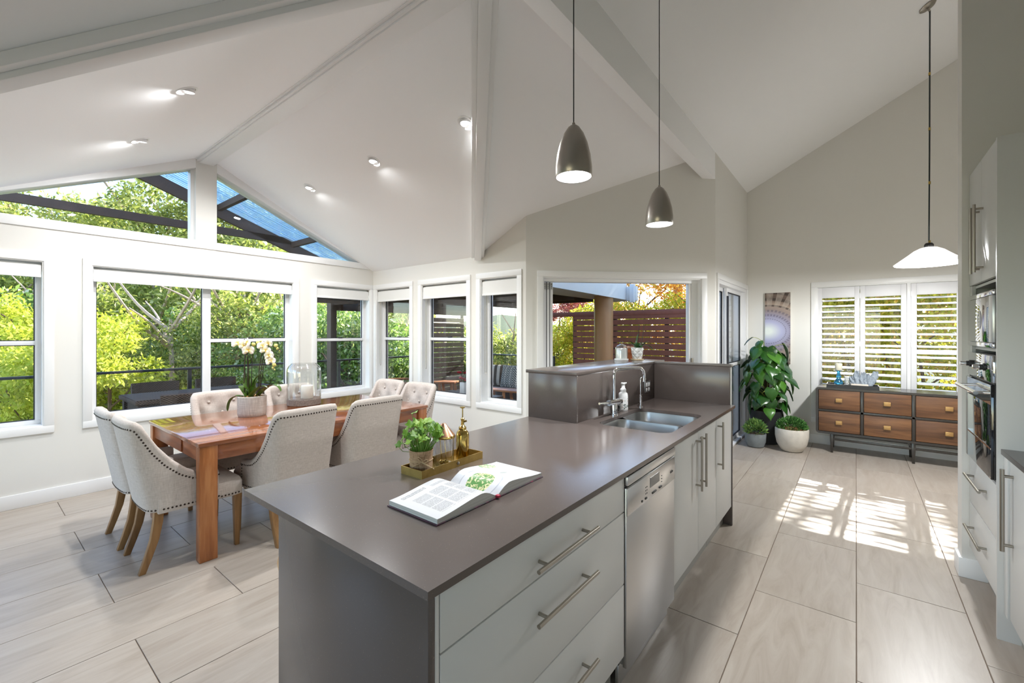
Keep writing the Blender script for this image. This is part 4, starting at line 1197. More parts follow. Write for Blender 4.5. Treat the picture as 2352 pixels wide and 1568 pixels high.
# ------------------------------------------------------------------ open cookbook
bk = thing('open_cookbook', 'large open cookbook with green soup photograph on the island', 'book', (-1.045, 1.10, CZ), 0.0)
BKW, BKL = 0.112, 0.262      # half page height (x), page width (y)
COVER = MatB('book_cover')
_n = COVER.noise(COVER.coord('Object', (1, 18, 1)), 2.2, 3)
COVER.set(col=COVER.ramp(_n, [(0.45, (0.012, 0.010, 0.014, 1)), (0.60, srgb(70, 20, 50)), (0.72, srgb(150, 40, 70))]), rough=0.35); COVER = COVER.mat
PAPER = MatB('page_edges')
_w = PAPER.noise(PAPER.coord('Object', (2, 2, 900)), 1.0, 2)
PAPER.set(col=PAPER.ramp(_w, [(0.3, srgb(176, 175, 170)), (0.6, srgb(212, 212, 209))]), rough=0.7); PAPER = PAPER.mat
def page_text():
    m = MatB('printed_text_page'); g = m.coord('Object'); sp = m.n('SeparateXYZ'); m.l(g, sp.inputs[0])
    x, y = sp.outputs[0], sp.outputs[1]
    def band(v, a, c): return m.math('MULTIPLY', m.math('GREATER_THAN', v, a), m.math('LESS_THAN', v, c))
    # lines run along y (towards the gutter); rows stack along x
    rows = m.math('GREATER_THAN', m.math('FRACT', m.math('MULTIPLY', x, 260.0)), 0.5)
    words = m.math('GREATER_THAN', m.noise(m.coord('Object', (260, 420, 1)), 1.0, 1), 0.42)
    cols = None
    for a, c, p, q in ((-.055, .088, -.222, -.165), (-.055, .088, -.155, -.098), (-.055, .088, -.088, -.035), (-.085, -.068, -.12, -.04)):
        k = m.math('MULTIPLY', band(x, a, c), band(y, p, q)); cols = k if cols is None else m.math('MAXIMUM', cols, k)
    gaps = m.math('GREATER_THAN', m.math('FRACT', m.math('MULTIPLY', m.math('ADD', x, 0.1), 22.0)), 0.10)
    ink = m.math('MULTIPLY', m.math('MULTIPLY', m.math('MULTIPLY', rows, words), cols), gaps)
    hd = m.math('MULTIPLY', band(x, -.092, -.076), band(y, -.235, -.14))
    hrow = m.math('GREATER_THAN', m.math('FRACT', m.math('MULTIPLY', x, 170.0)), 0.45)
    ink = m.math('MAXIMUM', m.math('MULTIPLY', ink, 0.75), m.math('MULTIPLY', m.math('MULTIPLY', hd, hrow), m.math('MULTIPLY', words, 0.9)))
    m.set(col=m.mix(ink, srgb(206, 208, 212), srgb(70, 72, 76)), rough=0.45); return m.mat
def page_photo():
    m = MatB('soup_photograph_page'); g = m.coord('Object'); sp = m.n('SeparateXYZ'); m.l(g, sp.inputs[0])
    x, y = sp.outputs[0], sp.outputs[1]
    def dist(cx, cy, kx=1.0, ky=1.0):
        a = m.math('MULTIPLY', m.math('SUBTRACT', x, cx), kx); c = m.math('MULTIPLY', m.math('SUBTRACT', y, cy), ky)
        return m.math('SQRT', m.math('ADD', m.math('MULTIPLY', a, a), m.math('MULTIPLY', c, c)))
    base = srgb(204, 207, 213)
    sw = m.noise(m.coord('Object', (40, 40, 1)), 1.0, 2, 0.5, 2.5)
    soup = m.ramp(sw, [(0.48, srgb(78, 140, 60)), (0.54, srgb(236, 228, 180)), (0.60, srgb(236, 228, 180)), (0.66, srgb(90, 150, 66))])
    c = base
    for cx, cy, r0, r1 in ((0.005, 0.035, 0.052, 0.082), (-0.085, 0.175, 0.035, 0.06)):
        d_ = dist(cx, cy)
        c = m.mix(m.math('LESS_THAN', d_, r1), c, srgb(176, 180, 190)) if not isinstance(c, tuple) else m.mix(m.math('LESS_THAN', d_, r1), base, srgb(176, 180, 190))
        c = m.mix(m.math('LESS_THAN', d_, r1 - 0.005), c, srgb(212, 214, 219))
        c = m.mix(m.math('LESS_THAN', d_, r0), c, soup)
    spoon = m.math('LESS_THAN', dist(0.02, 0.145, 1.9, 1.0), 0.018)
    c = m.mix(spoon, c, srgb(150, 152, 150))
    hx = m.math('LESS_THAN', m.math('ABSOLUTE', m.math('SUBTRACT', x, 0.02 + 0.0)), 0.0028)
    hy = m.math('MULTIPLY', m.math('GREATER_THAN', y, 0.16), m.math('LESS_THAN', y, 0.235))
    c = m.mix(m.math('MULTIPLY', hx, hy), c, srgb(165, 166, 166))
    m.set(col=c, rough=0.3); return m.mat
def page_z(t):      # t 0 at gutter, 1 at fore edge
    return 0.006 + 0.030 * (math.sin(min(1, t / 0.28) * math.pi / 2)) * (1 - 0.62 * smooth(0.22, 1.0, t))
B().box(-BKW - .004, BKW + .004, -BKL - .004, BKL + .004, 0, 0.0035).build('cover', COVER, bk, bevel=0.001)
NS = 22
for side, nm, pm in ((-1, 'text_page', page_text()), (1, 'photo_page', page_photo())):
    ts = [k / NS for k in range(NS + 1)]
    b = B(); rows = []
    for t in ts:
        y = side * (0.003 + BKL * t * 0.985); z = page_z(t)
        zb = 0.0036
        rows.append([(-BKW, y, zb), (BKW, y, zb), (BKW, y, z), (-BKW, y, z)])
    b.loops(rows); blk = b.build('page_block', PAPER, bk, ang=50)
    b = B(); rows = []
    for t in ts:
        y = side * (0.003 + BKL * t * 0.985); z = page_z(t) + 0.0006
        rows.append([(-BKW + BKW * 2 * k / 6, y, z) for k in range(7)])
    b.grid(rows); o = b.build(nm, pm, bk, ang=60)
B().box(BKW - .002, BKW + .012, -.006, .006, 0.004, 0.012).build('ribbon', M('ribbon_red', srgb(170, 20, 60), 0.6), bk, bevel=0.001)

# ------------------------------------------------------------------ bar stool tucked under the overhang
STW = M('stool_white_metal', (0.80, 0.80, 0.78), 0.4)
stl = thing('bar_stool', 'bar stool with round wooden seat and pale legs under worktop overhang', 'stool', (-1.552, 0.872, 0))
B().lathe([(0.165, 0.60), (0.184, 0.607), (0.186, 0.625), (0.180, 0.642), (0.12, 0.650), (0.0, 0.648)], 32, cap1=False).build('seat', wood_mat('stool_oak', srgb(166, 116, 66), srgb(196, 148, 96), srgb(210, 168, 118), 'X', 6), stl)
for k in range(4):
    a = R(45 + 90 * k); B().tube([(0.11 * math.cos(a), 0.11 * math.sin(a), 0.602), (0.178 * math.cos(a + .0), 0.178 * math.sin(a), 0)], 0.011, 10).build('leg', STW, stl)
B().tube([(0.155 * math.cos(k * math.pi / 12), 0.155 * math.sin(k * math.pi / 12), 0.22) for k in range(25)], 0.008, 8, caps=False).build('foot_ring', STW, stl)
# ------------------------------------------------------------------ plantation shutters
SHUT = M('shutter_white', (0.72, 0.72, 0.73), 0.45)
def shutter(label, x0, x1):
    t = thing('plantation_shutter', label, 'shutter', (x0, YE, 0), 0, 'plantation shutters')
    W = x1 - x0; st = 0.052; y0, y1 = -0.002, 0.026
    for a in (0.002, W - st): B().box(a, a + st - 0.002, y0, y1, 0.35, 2.02).build('stile', SHUT, t, bevel=0.002)
    for za, zb in ((0.35, 0.43), (1.19, 1.243), (1.885, 2.02)): B().box(st, W - st, y0, y1, za, zb).build('rail', SHUT, t, bevel=0.002)
    # elliptical louvre blades, outer edge raised
    L = W - 2 * st - 0.006; prof = []
    for k in range(12):
        a = 2 * math.pi * k / 12; prof.append((0.040 * math.cos(a), 0.0055 * math.sin(a)))
    ca, sa = math.cos(R(17)), math.sin(R(17))
    sec = [(u * ca - v * sa, u * sa + v * ca) for u, v in prof]
    me = B().loops([[(0, u, v) for u, v in sec], [(L, u, v) for u, v in sec]]).mesh('louvre', SHUT, ang=50)
    def fill(za, zb):
        n = int(round((zb - za) / 0.0735)); p = (zb - za) / n
        for k in range(n): place('louvre', me, t, (st + 0.003, 0.012, za + p * (k + 0.5)))
    fill(0.43, 1.19); fill(1.243, 1.885)
    for zz in (0.6, 1.3, 1.9):
        B().box(-0.004, 0.008, -0.008, 0.0, zz - 0.03, zz + 0.03).build('hinge', SHUT, t)
    return t
shutter('white louvred shutter panel hinged at the frame beside the tall plant', -0.397, 0.038)
shutter('white louvred shutter panel behind the blue coral ornament', 0.038, 0.472)
shutter('white louvred shutter panel next to the nib wall', 0.506, 0.94)
shutter('white louvred shutter panel hidden mostly by the nib wall', 0.94, 1.365)

# ------------------------------------------------------------------ canvas print
def art_mat():
    m = MatB('dome_print')
    g = m.coord('Object'); sp = m.n('SeparateXYZ'); m.l(g, sp.inputs[0])
    x = m.math('ADD', sp.outputs[0], 0.115); z = m.math('SUBTRACT', sp.outputs[2], 0.44)
    ax = m.math('MULTIPLY', x, 0.8); d_ = m.math('SQRT', m.math('ADD', m.math('MULTIPLY', ax, ax), m.math('MULTIPLY', z, z)))
    ang = m.math('ARCTAN2', z, ax)
    glow = m.ramp(m.math('MULTIPLY', d_, 1.7), [(0.06, srgb(228, 234, 228)), (0.22, srgb(176, 178, 208)), (0.36, srgb(150, 146, 168)), (0.50, srgb(150, 134, 128)), (0.62, srgb(170, 150, 135)), (0.75, srgb(90, 74, 66)), (0.95, srgb(120, 100, 88))])
    ringf = m.math('GREATER_THAN', m.math('FRACT', m.math('MULTIPLY', d_, 17.0)), 0.52)
    tooth = m.math('GREATER_THAN', m.math('FRACT', m.math('MULTIPLY', ang, 7.5)), 0.42)
    zone = m.math('MULTIPLY', m.math('GREATER_THAN', d_, 0.165), m.math('LESS_THAN', d_, 0.31))
    cof = m.math('MULTIPLY', m.math('MULTIPLY', ringf, tooth), zone)
    c = m.mix(m.math('MULTIPLY', cof, 0.55), glow, srgb(92, 86, 104))
    z2_ = m.math('GREATER_THAN', d_, 0.34)
    r2 = m.math('GREATER_THAN', m.math('FRACT', m.math('MULTIPLY', d_, 11.0)), 0.6)
    t2 = m.math('GREATER_THAN', m.math('FRACT', m.math('MULTIPLY', ang, 5.0)), 0.35)
    c = m.mix(m.math('MULTIPLY', m.math('MULTIPLY', r2, z2_), 0.8), c, srgb(52, 40, 36))
    c = m.mix(m.math('MULTIPLY', m.math('MULTIPLY', t2, z2_), m.math('MULTIPLY', m.noise(g, 25, 3), 0.6)), c, srgb(206, 194, 182))
    m.set(col=c, rough=0.5); return m.mat
cv = thing('wall_canvas', 'tall narrow canvas print of a coffered dome above the plant', 'picture', (-0.838, YE, 1.02))
B().box(-0.149, 0.149, -0.032, -0.0012, 0, 0.963).build('stretcher_box', M('canvas_edge', srgb(225, 222, 214), 0.8), cv)
B().add([(-0.149, -0.0325, 0), (0.149, -0.0325, 0), (0.149, -0.0325, 0.963), (-0.149, -0.0325, 0.963)], [(0, 1, 2, 3)]).build('print', art_mat(), cv, fix=False)

# ------------------------------------------------------------------ sideboard
WAL = wood_mat('walnut', srgb(62, 40, 26), srgb(98, 66, 42), srgb(126, 88, 56), 'X', 5, 0.4, 14)
EBON = M('ebonised_frame', srgb(52, 48, 44), 0.22)
KNOB = M('hammered_brass', srgb(190, 152, 100), 0.35, 0.85, bump=(90, 0.5, 0.004))
SX0, SX1, SY0, SY1, SZ0, SZ1 = -0.385, 1.06, 6.47, 6.86, 0.225, 0.782
sb = thing('sideboard', 'dark framed walnut sideboard with square brass knobs under shutters', 'sideboard', ((SX0 + SX1) / 2, (SY0 + SY1) / 2, 0))
cols = [SX0, 0.055, 0.497, SX1]
fr = 0.026
b = B()
def xz_frame(b, x0, x1, z0, z1, w, y0, y1, r=0.03):
    """rounded-corner frame extruded in y"""
    def rr(x0, x1, z0, z1, r): return rrect(x0, x1, z0, z1, r, 4)
    o_ = rr(x0, x1, z0, z1, r); i_ = rr(x0 + w, x1 - w, z0 + w, z1 - w, max(0.004, r - w))
    n = len(o_)
    vs = [(x, y0, z) for x, z in o_] + [(x, y0, z) for x, z in i_] + [(x, y1, z) for x, z in o_] + [(x, y1, z) for x, z in i_]
    fs = []
    for k in range(n):
        k2 = (k + 1) % n
        fs += [(k, k2, n + k2, n + k), (2 * n + k, 3 * n + k, 3 * n + k2, 2 * n + k2), (k, 2 * n + k, 2 * n + k2, k2), (n + k, n + k2, 3 * n + k2, 3 * n + k)]
    b.add(vs, fs); return b
xz_frame(b, SX0, SX1, SZ0, SZ1, fr, SY0, SY1, 0.034)
part(b, 'carcass', EBON, sb, ang=40)
for x in cols[1:-1]: part(B().box(x - 0.014, x + 0.014, SY0 + 0.004, SY1 - 0.01, SZ0 + fr, SZ1 - fr), 'divider', EBON, sb, bevel=0.002)
zm = (SZ0 + SZ1) / 2
part(B().box(SX0 + fr, SX1 - fr, SY0 + 0.004, SY1 - 0.01, zm - 0.013, zm + 0.013), 'shelf_rail', EBON, sb, bevel=0.002)
part(B().box(SX0 + 0.01, SX1 - 0.01, SY1 - 0.01, SY1, SZ0 + 0.01, SZ1 - 0.01), 'back_panel', EBON, sb)
for i in range(3):
    x0 = cols[i] + (fr if i == 0 else 0.014) + 0.004; x1 = cols[i + 1] - (fr if i == 2 else 0.014) - 0.004
    for z0, z1_ in ((SZ0 + fr + 0.004, zm - 0.017), (zm + 0.017, SZ1 - fr - 0.004)):
        d = part(B().box(x0, x1, SY0 + 0.006, SY0 + 0.30, z0, z1_), 'drawer', WAL, sb, bevel=0.002)
        xm, zc_ = (x0 + x1) / 2, (z0 + z1_) / 2
        sub(B().box(xm - 0.031, xm + 0.031, SY0 - 0.018, SY0 - 0.004, zc_ - 0.023, zc_ + 0.023).box(xm - 0.012, xm + 0.012, SY0 - 0.005, SY0 + 0.007, zc_ - 0.01, zc_ + 0.01), 'knob', KNOB, sb, d, bevel=0.003)
for x in (-0.228, 0.497, 0.93):
    for y in (SY0 + 0.03, SY1 - 0.04):
        part(B().hexa([(x - 0.012, y - 0.010, 0), (x + 0.012, y - 0.010, 0), (x + 0.012, y + 0.012, 0), (x - 0.012, y + 0.012, 0)],
                      [(x - 0.018, y - 0.012, SZ0 + 0.002), (x + 0.018, y - 0.012, SZ0 + 0.002), (x + 0.018, y + 0.016, SZ0 + 0.002), (x - 0.018, y + 0.016, SZ0 + 0.002)]), 'leg', EBON, sb, bevel=0.002)
part(B().box(-0.23, 0.94, SY0 + 0.022, SY0 + 0.04, 0.150, 0.176), 'stretcher', EBON, sb, bevel=0.002)
part(B().box(-0.23, 0.94, SY1 - 0.05, SY1 - 0.032, 0.150, 0.176), 'stretcher', EBON, sb, bevel=0.002)
for x in (0.497,): part(B().bar((x - 0.05, SY0 + 0.03, SZ0), (x, SY0 + 0.03, 0.165), 0.014, 0.014), 'brace', EBON, sb)

# ------------------------------------------------------------------ on the sideboard
BLK = M('black_lacquer', (0.012, 0.012, 0.014), 0.3)
st = thing('black_tray', 'black lacquer tray with raised rim on the sideboard', 'tray', (-0.035, 6.60, SZ1))
b = B().box(-0.245, 0.245, -0.115, 0.115, 0, 0.006)
for x in (-0.245, 0.237): b.box(x, x + 0.008, -0.115, 0.115, 0.006, 0.042)
for y in (-0.115, 0.107): b.box(-0.237, 0.237, y, y + 0.008, 0.006, 0.042)
b.build('tray_body', BLK, st)
BLUEG = MatB('blue_glass'); BLUEG.set(col=srgb(70, 160, 205), rough=0.03, trans=0.75, ior=1.45); BLUEG = BLUEG.mat
cs = thing('glass_candlestick', 'turned blue glass candlestick on the black tray', 'candlestick', (-0.165, 6.60, SZ1 + 0.006))
B().lathe([(0.036, 0), (0.040, 0.01), (0.034, 0.022), (0.048, 0.045), (0.044, 0.060), (0.024, 0.095), (0.020, 0.105), (0.027, 0.118), (0.027, 0.128), (0.016, 0.140), (0.017, 0.150), (0.022, 0.156), (0.016, 0.165), (0.020, 0.185), (0.050, 0.192), (0.052, 0.196), (0.0, 0.197)], 28, cap1=False).build('stem', BLUEG, cs)
ch = thing('short_candle', 'short cream pillar candle on the blue glass candlestick', 'candle', (-0.165, 6.60, SZ1 + 0.006 + 0.197))
B().lathe([(0.034, 0), (0.036, 0.003), (0.037, 0.080), (0.034, 0.086), (0.0, 0.083)], 24, cap1=False).build('wax', M('cream_wax', srgb(214, 208, 188), 0.6), ch)
B().tube([(0, 0, 0.08), (0.001, 0, 0.095)], 0.0014, 5).build('wick', BLACK, ch)
gj = thing('glass_jar', 'clear stoppered glass jar filled with white pebbles on tray', 'jar', (-0.070, 6.658, SZ1 + 0.006))
gp = [(0.042, 0), (0.046, 0.004), (0.046, 0.150), (0.042, 0.165), (0.028, 0.176), (0.026, 0.182), (0.033, 0.186), (0.030, 0.192), (0.014, 0.197), (0.018, 0.215), (0.020, 0.262), (0.016, 0.268), (0.0, 0.269)]
B().lathe(gp, 28, cap1=False).build('glass_body', HGLASS, gj)
b = B()
for k in range(7):
    for j in range(14):
        a = j * 2 * math.pi / 14 + k * 0.25; b.ball((0.035 * math.cos(a), 0.035 * math.sin(a), 0.010 + 0.0175 * k), 0.0085, 0.0085, 0.0085, 6, 4)
o = b.build('pebbles', M('white_pebble', (0.82, 0.82, 0.80), 0.4), gj, fix=False); o['kind'] = 'stuff'
cr = thing('coral_ornament', 'pale blue coral sculpture on a cream block base', 'ornament', (0.052, 6.585, SZ1 + 0.006))
B().box(-0.098, 0.062, -0.030, 0.030, 0, 0.046).build('block_base', M('cream_stone', srgb(226, 212, 196), 0.6), cr, bevel=0.004)
CORAL = M('coral_blue_grey', srgb(150, 160, 170), 0.85, var=0.25, vscale=40, bump=(60, 0.6, 0.01))
for x, w_, h, lean, k in ((-0.075, .045, .10, -.05, 0), (-0.045, .06, .165, .0, 1), (0.005, .06, .15, .03, 2), (0.035, .05, .13, .05, 3), (0.075, .075, .165, .11, 4)):
    rows = []
    for i in range(9):
        t = i / 8; ww = w_ * (0.35 + 0.75 * math.sin(math.pi * min(1, .15 + t * .72)))
        rows.append([(x + lean * t * .5 + ww * 0.5 * math.cos(a) * (1 + .12 * math.sin(5 * t * 3 + a * 3 + k)), (0.006 + 0.012 * math.sin(3 * a + 7 * t + k)) * 1.0 + 0.012 * math.sin(a), 0.03 + (h + .012 * math.sin(4 * a + k)) * t) for a in [q * math.pi / 6 for q in range(12)]])
    B().loops(rows).build('coral_frond', CORAL, cr, ang=60)

# ------------------------------------------------------------------ floor plants
PBLACK = M('black_planter', (0.018, 0.018, 0.02), 0.55)
SOIL = M('potting_soil', srgb(70, 50, 36), 0.95, var=0.3, vscale=40)
def pothos_mat():
    m = MatB('pothos_leaf')
    g = m.coord('Object'); oi = m.n('ObjectInfo')
    n1 = m.noise(g, 16, 4, 0.6, 0.6)
    a = m.ramp(oi.outputs['Random'], [(0.0, srgb(26, 62, 20)), (0.5, srgb(40, 86, 28)), (1.0, srgb(74, 124, 40))])
    c = m.mix(m.math('MULTIPLY', m.ramp(n1, [(0.60, (0, 0, 0)), (0.68, (1, 1, 1))]), 0.5), a, srgb(170, 184, 74))
    m.set(col=c, rough=0.28, spec=0.5); return m.mat
POTH = pothos_mat()
def heart_leaf(name, L, mat, droop=0.25):
    b = B(); rows = []
    prof = [(-0.14, 0.46), (-0.06, 0.66), (0.06, 0.84), (0.22, 0.92), (0.42, 0.84), (0.62, 0.60), (0.82, 0.28), (1.0, 0.0)]
    for t, w in prof:
        row = []
        for u in (-1, -0.66, -0.33, 0, 0.33, 0.66, 1):
            notch = 0.14 * (1 - abs(u)) if t < 0.05 else 0
            row.append((u * w * L * 0.5, (t + notch) * L, -droop * L * max(0, t) ** 2 - 0.10 * L * u * u + 0.03 * L * abs(u) - (0.012 * L if u == 0 else 0)))
        rows.append(row)
    b.grid(rows); return b.mesh(name, mat, fix=False, ang=80)
HL = [heart_leaf('leaf', 0.17, POTH, d_) for d_ in (0.15, 0.35, 0.5)]
pp = thing('pothos_plant', 'tall leafy pothos in a tall black planter beside the sliding door', 'potted plant', (-0.93, 6.58, 0))
B().lathe([(0.150, 0), (0.155, 0.004), (0.192, 0.40), (0.193, 0.425), (0.182, 0.425), (0.180, 0.39), (0.0, 0.385)], 36, cap1=False).build('planter', PBLACK, pp)
B().lathe([(0.181, 0.385), (0.181, 0.395), (0.08, 0.402), (0.0, 0.403)], 20, cap1=False).build('soil', SOIL, pp)
B().tube(bez([(0, 0, .38), (0.01, 0.0, .7), (0.0, 0.01, 1.02)], 6), 0.028, 8).build('moss_pole', M('moss_pole', srgb(74, 56, 34), 0.95, var=0.4, vscale=60), pp)
VINE = M('pothos_vine', srgb(150, 160, 70), 0.5)
lv = []
for k in range(64):
    t = k / 63; z = 0.46 + 0.78 * t + rnd.uniform(-.03, .03)
    a = k * 2.4 + rnd.uniform(-.4, .4)
    w = 0.10 + 0.14 * math.sin(math.pi * min(1, t * 0.9 + 0.12)) + rnd.uniform(-.02, .05)
    lv.append((w * math.cos(a), w * 0.85 * math.sin(a), z, a, rnd.uniform(.75, 1.05) if t < .6 else rnd.uniform(.9, 1.2)))
lv += [(*iv(-.22, .05, 1.38)[:2], 1.38, R(200), .75), (*iv(-.12, .06, 1.33)[:2], 1.33, R(230), .85), (*iv(-.17, .08, 1.24)[:2], 1.24, R(250), 1.05), (*iv(-.03, .10, 1.25)[:2], 1.25, R(275), 1.25), (*iv(.20, .08, 1.29)[:2], 1.29, R(17), 1.35), (*iv(.17, .05, 1.17)[:2], 1.17, R(330), .9),
       (*iv(-.27, .06, .92)[:2], .92, R(215), 1.0), (*iv(.14, .10, 1.02)[:2], 1.02, R(320), 1.4), (*iv(-.02, .16, 1.05)[:2], 1.05, R(290), 1.3), (*iv(.05, .14, .90)[:2], .90, R(300), 1.35), (*iv(.10, .12, 1.15)[:2], 1.15, R(310), 1.15)]
b = B()
for k, (x, y, z, a, s_) in enumerate(lv):
    b.tube(bez([(0.02 * math.cos(a), 0.02 * math.sin(a), z - 0.08), (x * .55, y * .55, z - 0.015), (x, y, z)], 3), 0.0035, 5)
b.build('petioles', VINE, pp, fix=False)
for k, (x, y, z, a, s_) in enumerate(lv):
    place('leaf', HL[k % 3], pp, (x, y, z), (R(rnd.uniform(-75, -25)), R(rnd.uniform(-15, 15)), a - H90), (s_,) * 3)
for pts in ([(0.02, -.02, .92), iv(-.10, .08, .98), iv(-.17, .10, .86), iv(-.10, .12, .74)], [(0.02, -.02, .8), iv(-.06, .12, .72), iv(-.12, .12, .66)]):
    B().tube(bez([Vector(p) for p in pts], 6), 0.005, 6).build('vine', VINE, pp)

def tuft(b, n, rx, rz, zc_, L, W, up=0.6, seed=1):
    """many small pointed leaves on a dome"""
    r_ = random.Random(seed)
    for _ in range(n):
        a = r_.uniform(0, 6.283); e = math.asin(r_.random() ** 0.8)
        d_ = Vector((math.cos(a) * math.cos(e), math.sin(a) * math.cos(e), math.sin(e)))
        k = r_.uniform(0.75, 1.0)
        p = Vector((d_.x * rx * k, d_.y * rx * k, zc_ + d_.z * rz * k))
        dr = (d_ + Vector((r_.uniform(-.6, .6), r_.uniform(-.6, .6), r_.uniform(-.2, up)))).normalized()
        s_ = dr.cross(Vector((r_.uniform(-1, 1), r_.uniform(-1, 1), r_.uniform(-1, 1)))).normalized() * (W / 2)
        nn = dr.cross(s_).normalized() * (0.12 * L)
        l_ = L * r_.uniform(.7, 1.2)
        b.add([p, p + dr * l_ * .5 + s_ - nn, p + dr * l_, p + dr * l_ * .5 - s_ - nn], [(0, 1, 2), (0, 2, 3)])
    return b
def isl_leaf(name, stops, rough=0.45, transl=0.0):
    m = MatB(name); g = m.n('NewGeometry')
    c = m.ramp(g.outputs['Random Per Island'], stops); m.set(col=c, rough=rough, spec=0.3)
    if transl > 0:
        tl = m.n('BsdfTranslucent'); m.l(c, tl.inputs['Color']); mx = m.n('MixShader'); mx.inputs[0].default_value = transl
        m.l(m.p.outputs[0], mx.inputs[1]); m.l(tl.outputs[0], mx.inputs[2]); m.l(mx.outputs[0], m.out.inputs[0])
    return m.mat
SUC = isl_leaf('jade_leaf', [(0, srgb(70, 112, 62)), (0.6, srgb(104, 144, 70)), (1, srgb(150, 176, 96))])
GPOT = M('blue_grey_concrete', srgb(120, 126, 128), 0.85, var=0.12, vscale=14, bump=(60, 0.2, 0.004))
sp_ = thing('succulent_pot', 'small jade succulent in blue-grey concrete bowl in front of planter', 'potted plant', (-1.0, 6.24, 0))
B().lathe([(0.075, 0), (0.095, 0.01), (0.116, 0.07), (0.122, 0.165), (0.118, 0.175), (0.110, 0.172), (0.108, 0.15), (0.0, 0.15)], 32, cap1=False).build('bowl', GPOT, sp_)
B().lathe([(0.109, 0.148), (0.109, 0.158), (0.0, 0.165)], 20, cap1=False).build('soil', SOIL, sp_)
o = tuft(B(), 460, 0.115, 0.15, 0.17, 0.055, 0.020, 0.9, 3).build('foliage', SUC, sp_, fix=False); o['kind'] = 'stuff'
SHR = isl_leaf('shrub_leaf', [(0, srgb(44, 88, 40)), (0.6, srgb(78, 126, 60)), (1, srgb(116, 160, 88))])
WPOT = M('whitewashed_concrete', srgb(205, 199, 188), 0.9, var=0.08, vscale=18, bump=(40, 0.25, 0.006))
wp = thing('shrub_pot', 'round clipped green shrub in large whitewashed concrete bowl', 'potted plant', (-0.615, 6.285, 0))
B().lathe([(0.09, 0), (0.115, 0.012), (0.158, 0.09), (0.176, 0.18), (0.177, 0.268), (0.170, 0.280), (0.162, 0.275), (0.160, 0.25), (0.0, 0.25)], 36, cap1=False).build('bowl', WPOT, wp)
B().lathe([(0.161, 0.248), (0.161, 0.262), (0.08, 0.282), (0.0, 0.285)], 24, cap1=False).build('mulch', M('coir_mulch', srgb(176, 128, 84), 0.95, var=0.3, vscale=80, bump=(90, 0.8, 0.01)), wp)
o = tuft(B(), 1500, 0.155, 0.125, 0.275, 0.034, 0.016, 0.7, 5).build('foliage', SHR, wp, fix=False); o['kind'] = 'stuff'

# ------------------------------------------------------------------ oven tower, microwave, oven, side cabinet
OX = 0.525                                            # front plane of the tower
ot = thing('oven_tower', 'tall white oven cabinet with paired doors and two drawers', 'cabinet', (0.85, 3.37, 0))
TY0_, TY1_ = 3.035, 3.688
part(B().box(OX - 0.002, 1.148, TY0_, TY0_ + 0.018, 0.0, 2.372), 'side_panel', CABW, ot, bevel=0.001)
part(B().box(OX + 0.02, 1.148, TY1_ - 0.03, TY1_ - 0.002, 0.19, 2.372), 'side_panel', CABW, ot)
part(B().box(1.12, 1.148, TY0_ + 0.018, TY1_ - 0.03, 0.19, 2.372), 'back_panel', CABW, ot)
for z0, z1_ in ((2.352, 2.372), (1.70, 1.715), (1.352, 1.368), (0.722, 0.738), (0.18, 0.19)):
    part(B().box(OX + 0.02, 1.12, TY0_ + 0.018, TY1_ - 0.03, z0, z1_), 'shelf', CABW, ot)
part(B().box(OX + 0.004, OX + 0.02, TY1_ - 0.045, TY1_ - 0.002, 0.735, 1.715), 'filler', CABW, ot)
part(B().box(0.60, 0.612, TY0_ + 0.018, TY1_ - 0.002, 0.0, 0.18), 'kickboard', KICK, ot)
ym = 3.375
for y0, y1, hy in ((TY0_ + 0.02, ym - 0.002, ym - 0.045), (ym + 0.002, TY1_ - 0.004, ym + 0.045)):
    d = part(B().box(OX, OX + 0.018, y0, y1, 1.718, 2.368), 'door', CABW, ot, bevel=0.002)
    bar_handle(d, loc_to(ot, (OX, hy, 1.765)), loc_to(ot, (OX, hy, 2.125)), (-1, 0, 0), r=0.007, inset=0.025)
for z0, z1_, hz in ((0.462, 0.718, 0.632), (0.19, 0.458, 0.338)):
    d = part(B().box(OX, OX + 0.018, TY0_ + 0.02, TY1_ - 0.004, z0, z1_), 'drawer', CABW, ot, bevel=0.002)
    bar_handle(d, loc_to(ot, (OX, 3.215, hz)), loc_to(ot, (OX, 3.60, hz)), (-1, 0, 0), r=0.007, inset=0.04)
MIRR = M('mirror_steel', (0.62, 0.62, 0.61), 0.04, 1.0)
DARKG = M('oven_black_glass', (0.008, 0.008, 0.01), 0.02, spec=0.8)
mw = thing('microwave', 'mirror-fronted stainless microwave built into the oven tower', 'microwave', (0.8, 3.36, 1.37))
part(B().box(OX + 0.03, 1.0, 3.075, 3.63, 1.375, 1.64), 'body', STEEL, mw)
part(B().box(OX + 0.006, OX + 0.03, 3.062, 3.645, 1.372, 1.655), 'surround', STEEL, mw, bevel=0.002)
d = part(B().box(OX - 0.012, OX + 0.006, 3.145, 3.64, 1.398, 1.628), 'door', MIRR, mw, bevel=0.002)
part(B().box(OX - 0.012, OX + 0.006, 3.066, 3.140, 1.398, 1.628), 'control_panel', STEEL, mw, bevel=0.002)
part(B().box(OX - 0.012, OX + 0.006, 3.066, 3.64, 1.373, 1.396), 'trim_rail', CHROME, mw, bevel=0.002)
part(B().box(OX - 0.012, OX + 0.006, 3.066, 3.64, 1.630, 1.654), 'trim_rail', CHROME, mw, bevel=0.002)
sub(B().at((OX - 0.0125, 3.34, 1.513), ry=-H90).lathe([(0.05, 0), (0.045, 0.001), (0.0, 0.0012)], 28, cap1=False), 'window', LCD, mw, d)
ov = thing('built_in_oven', 'black glass and steel built-in oven with long bar handle', 'oven', (0.8, 3.36, 0.74))
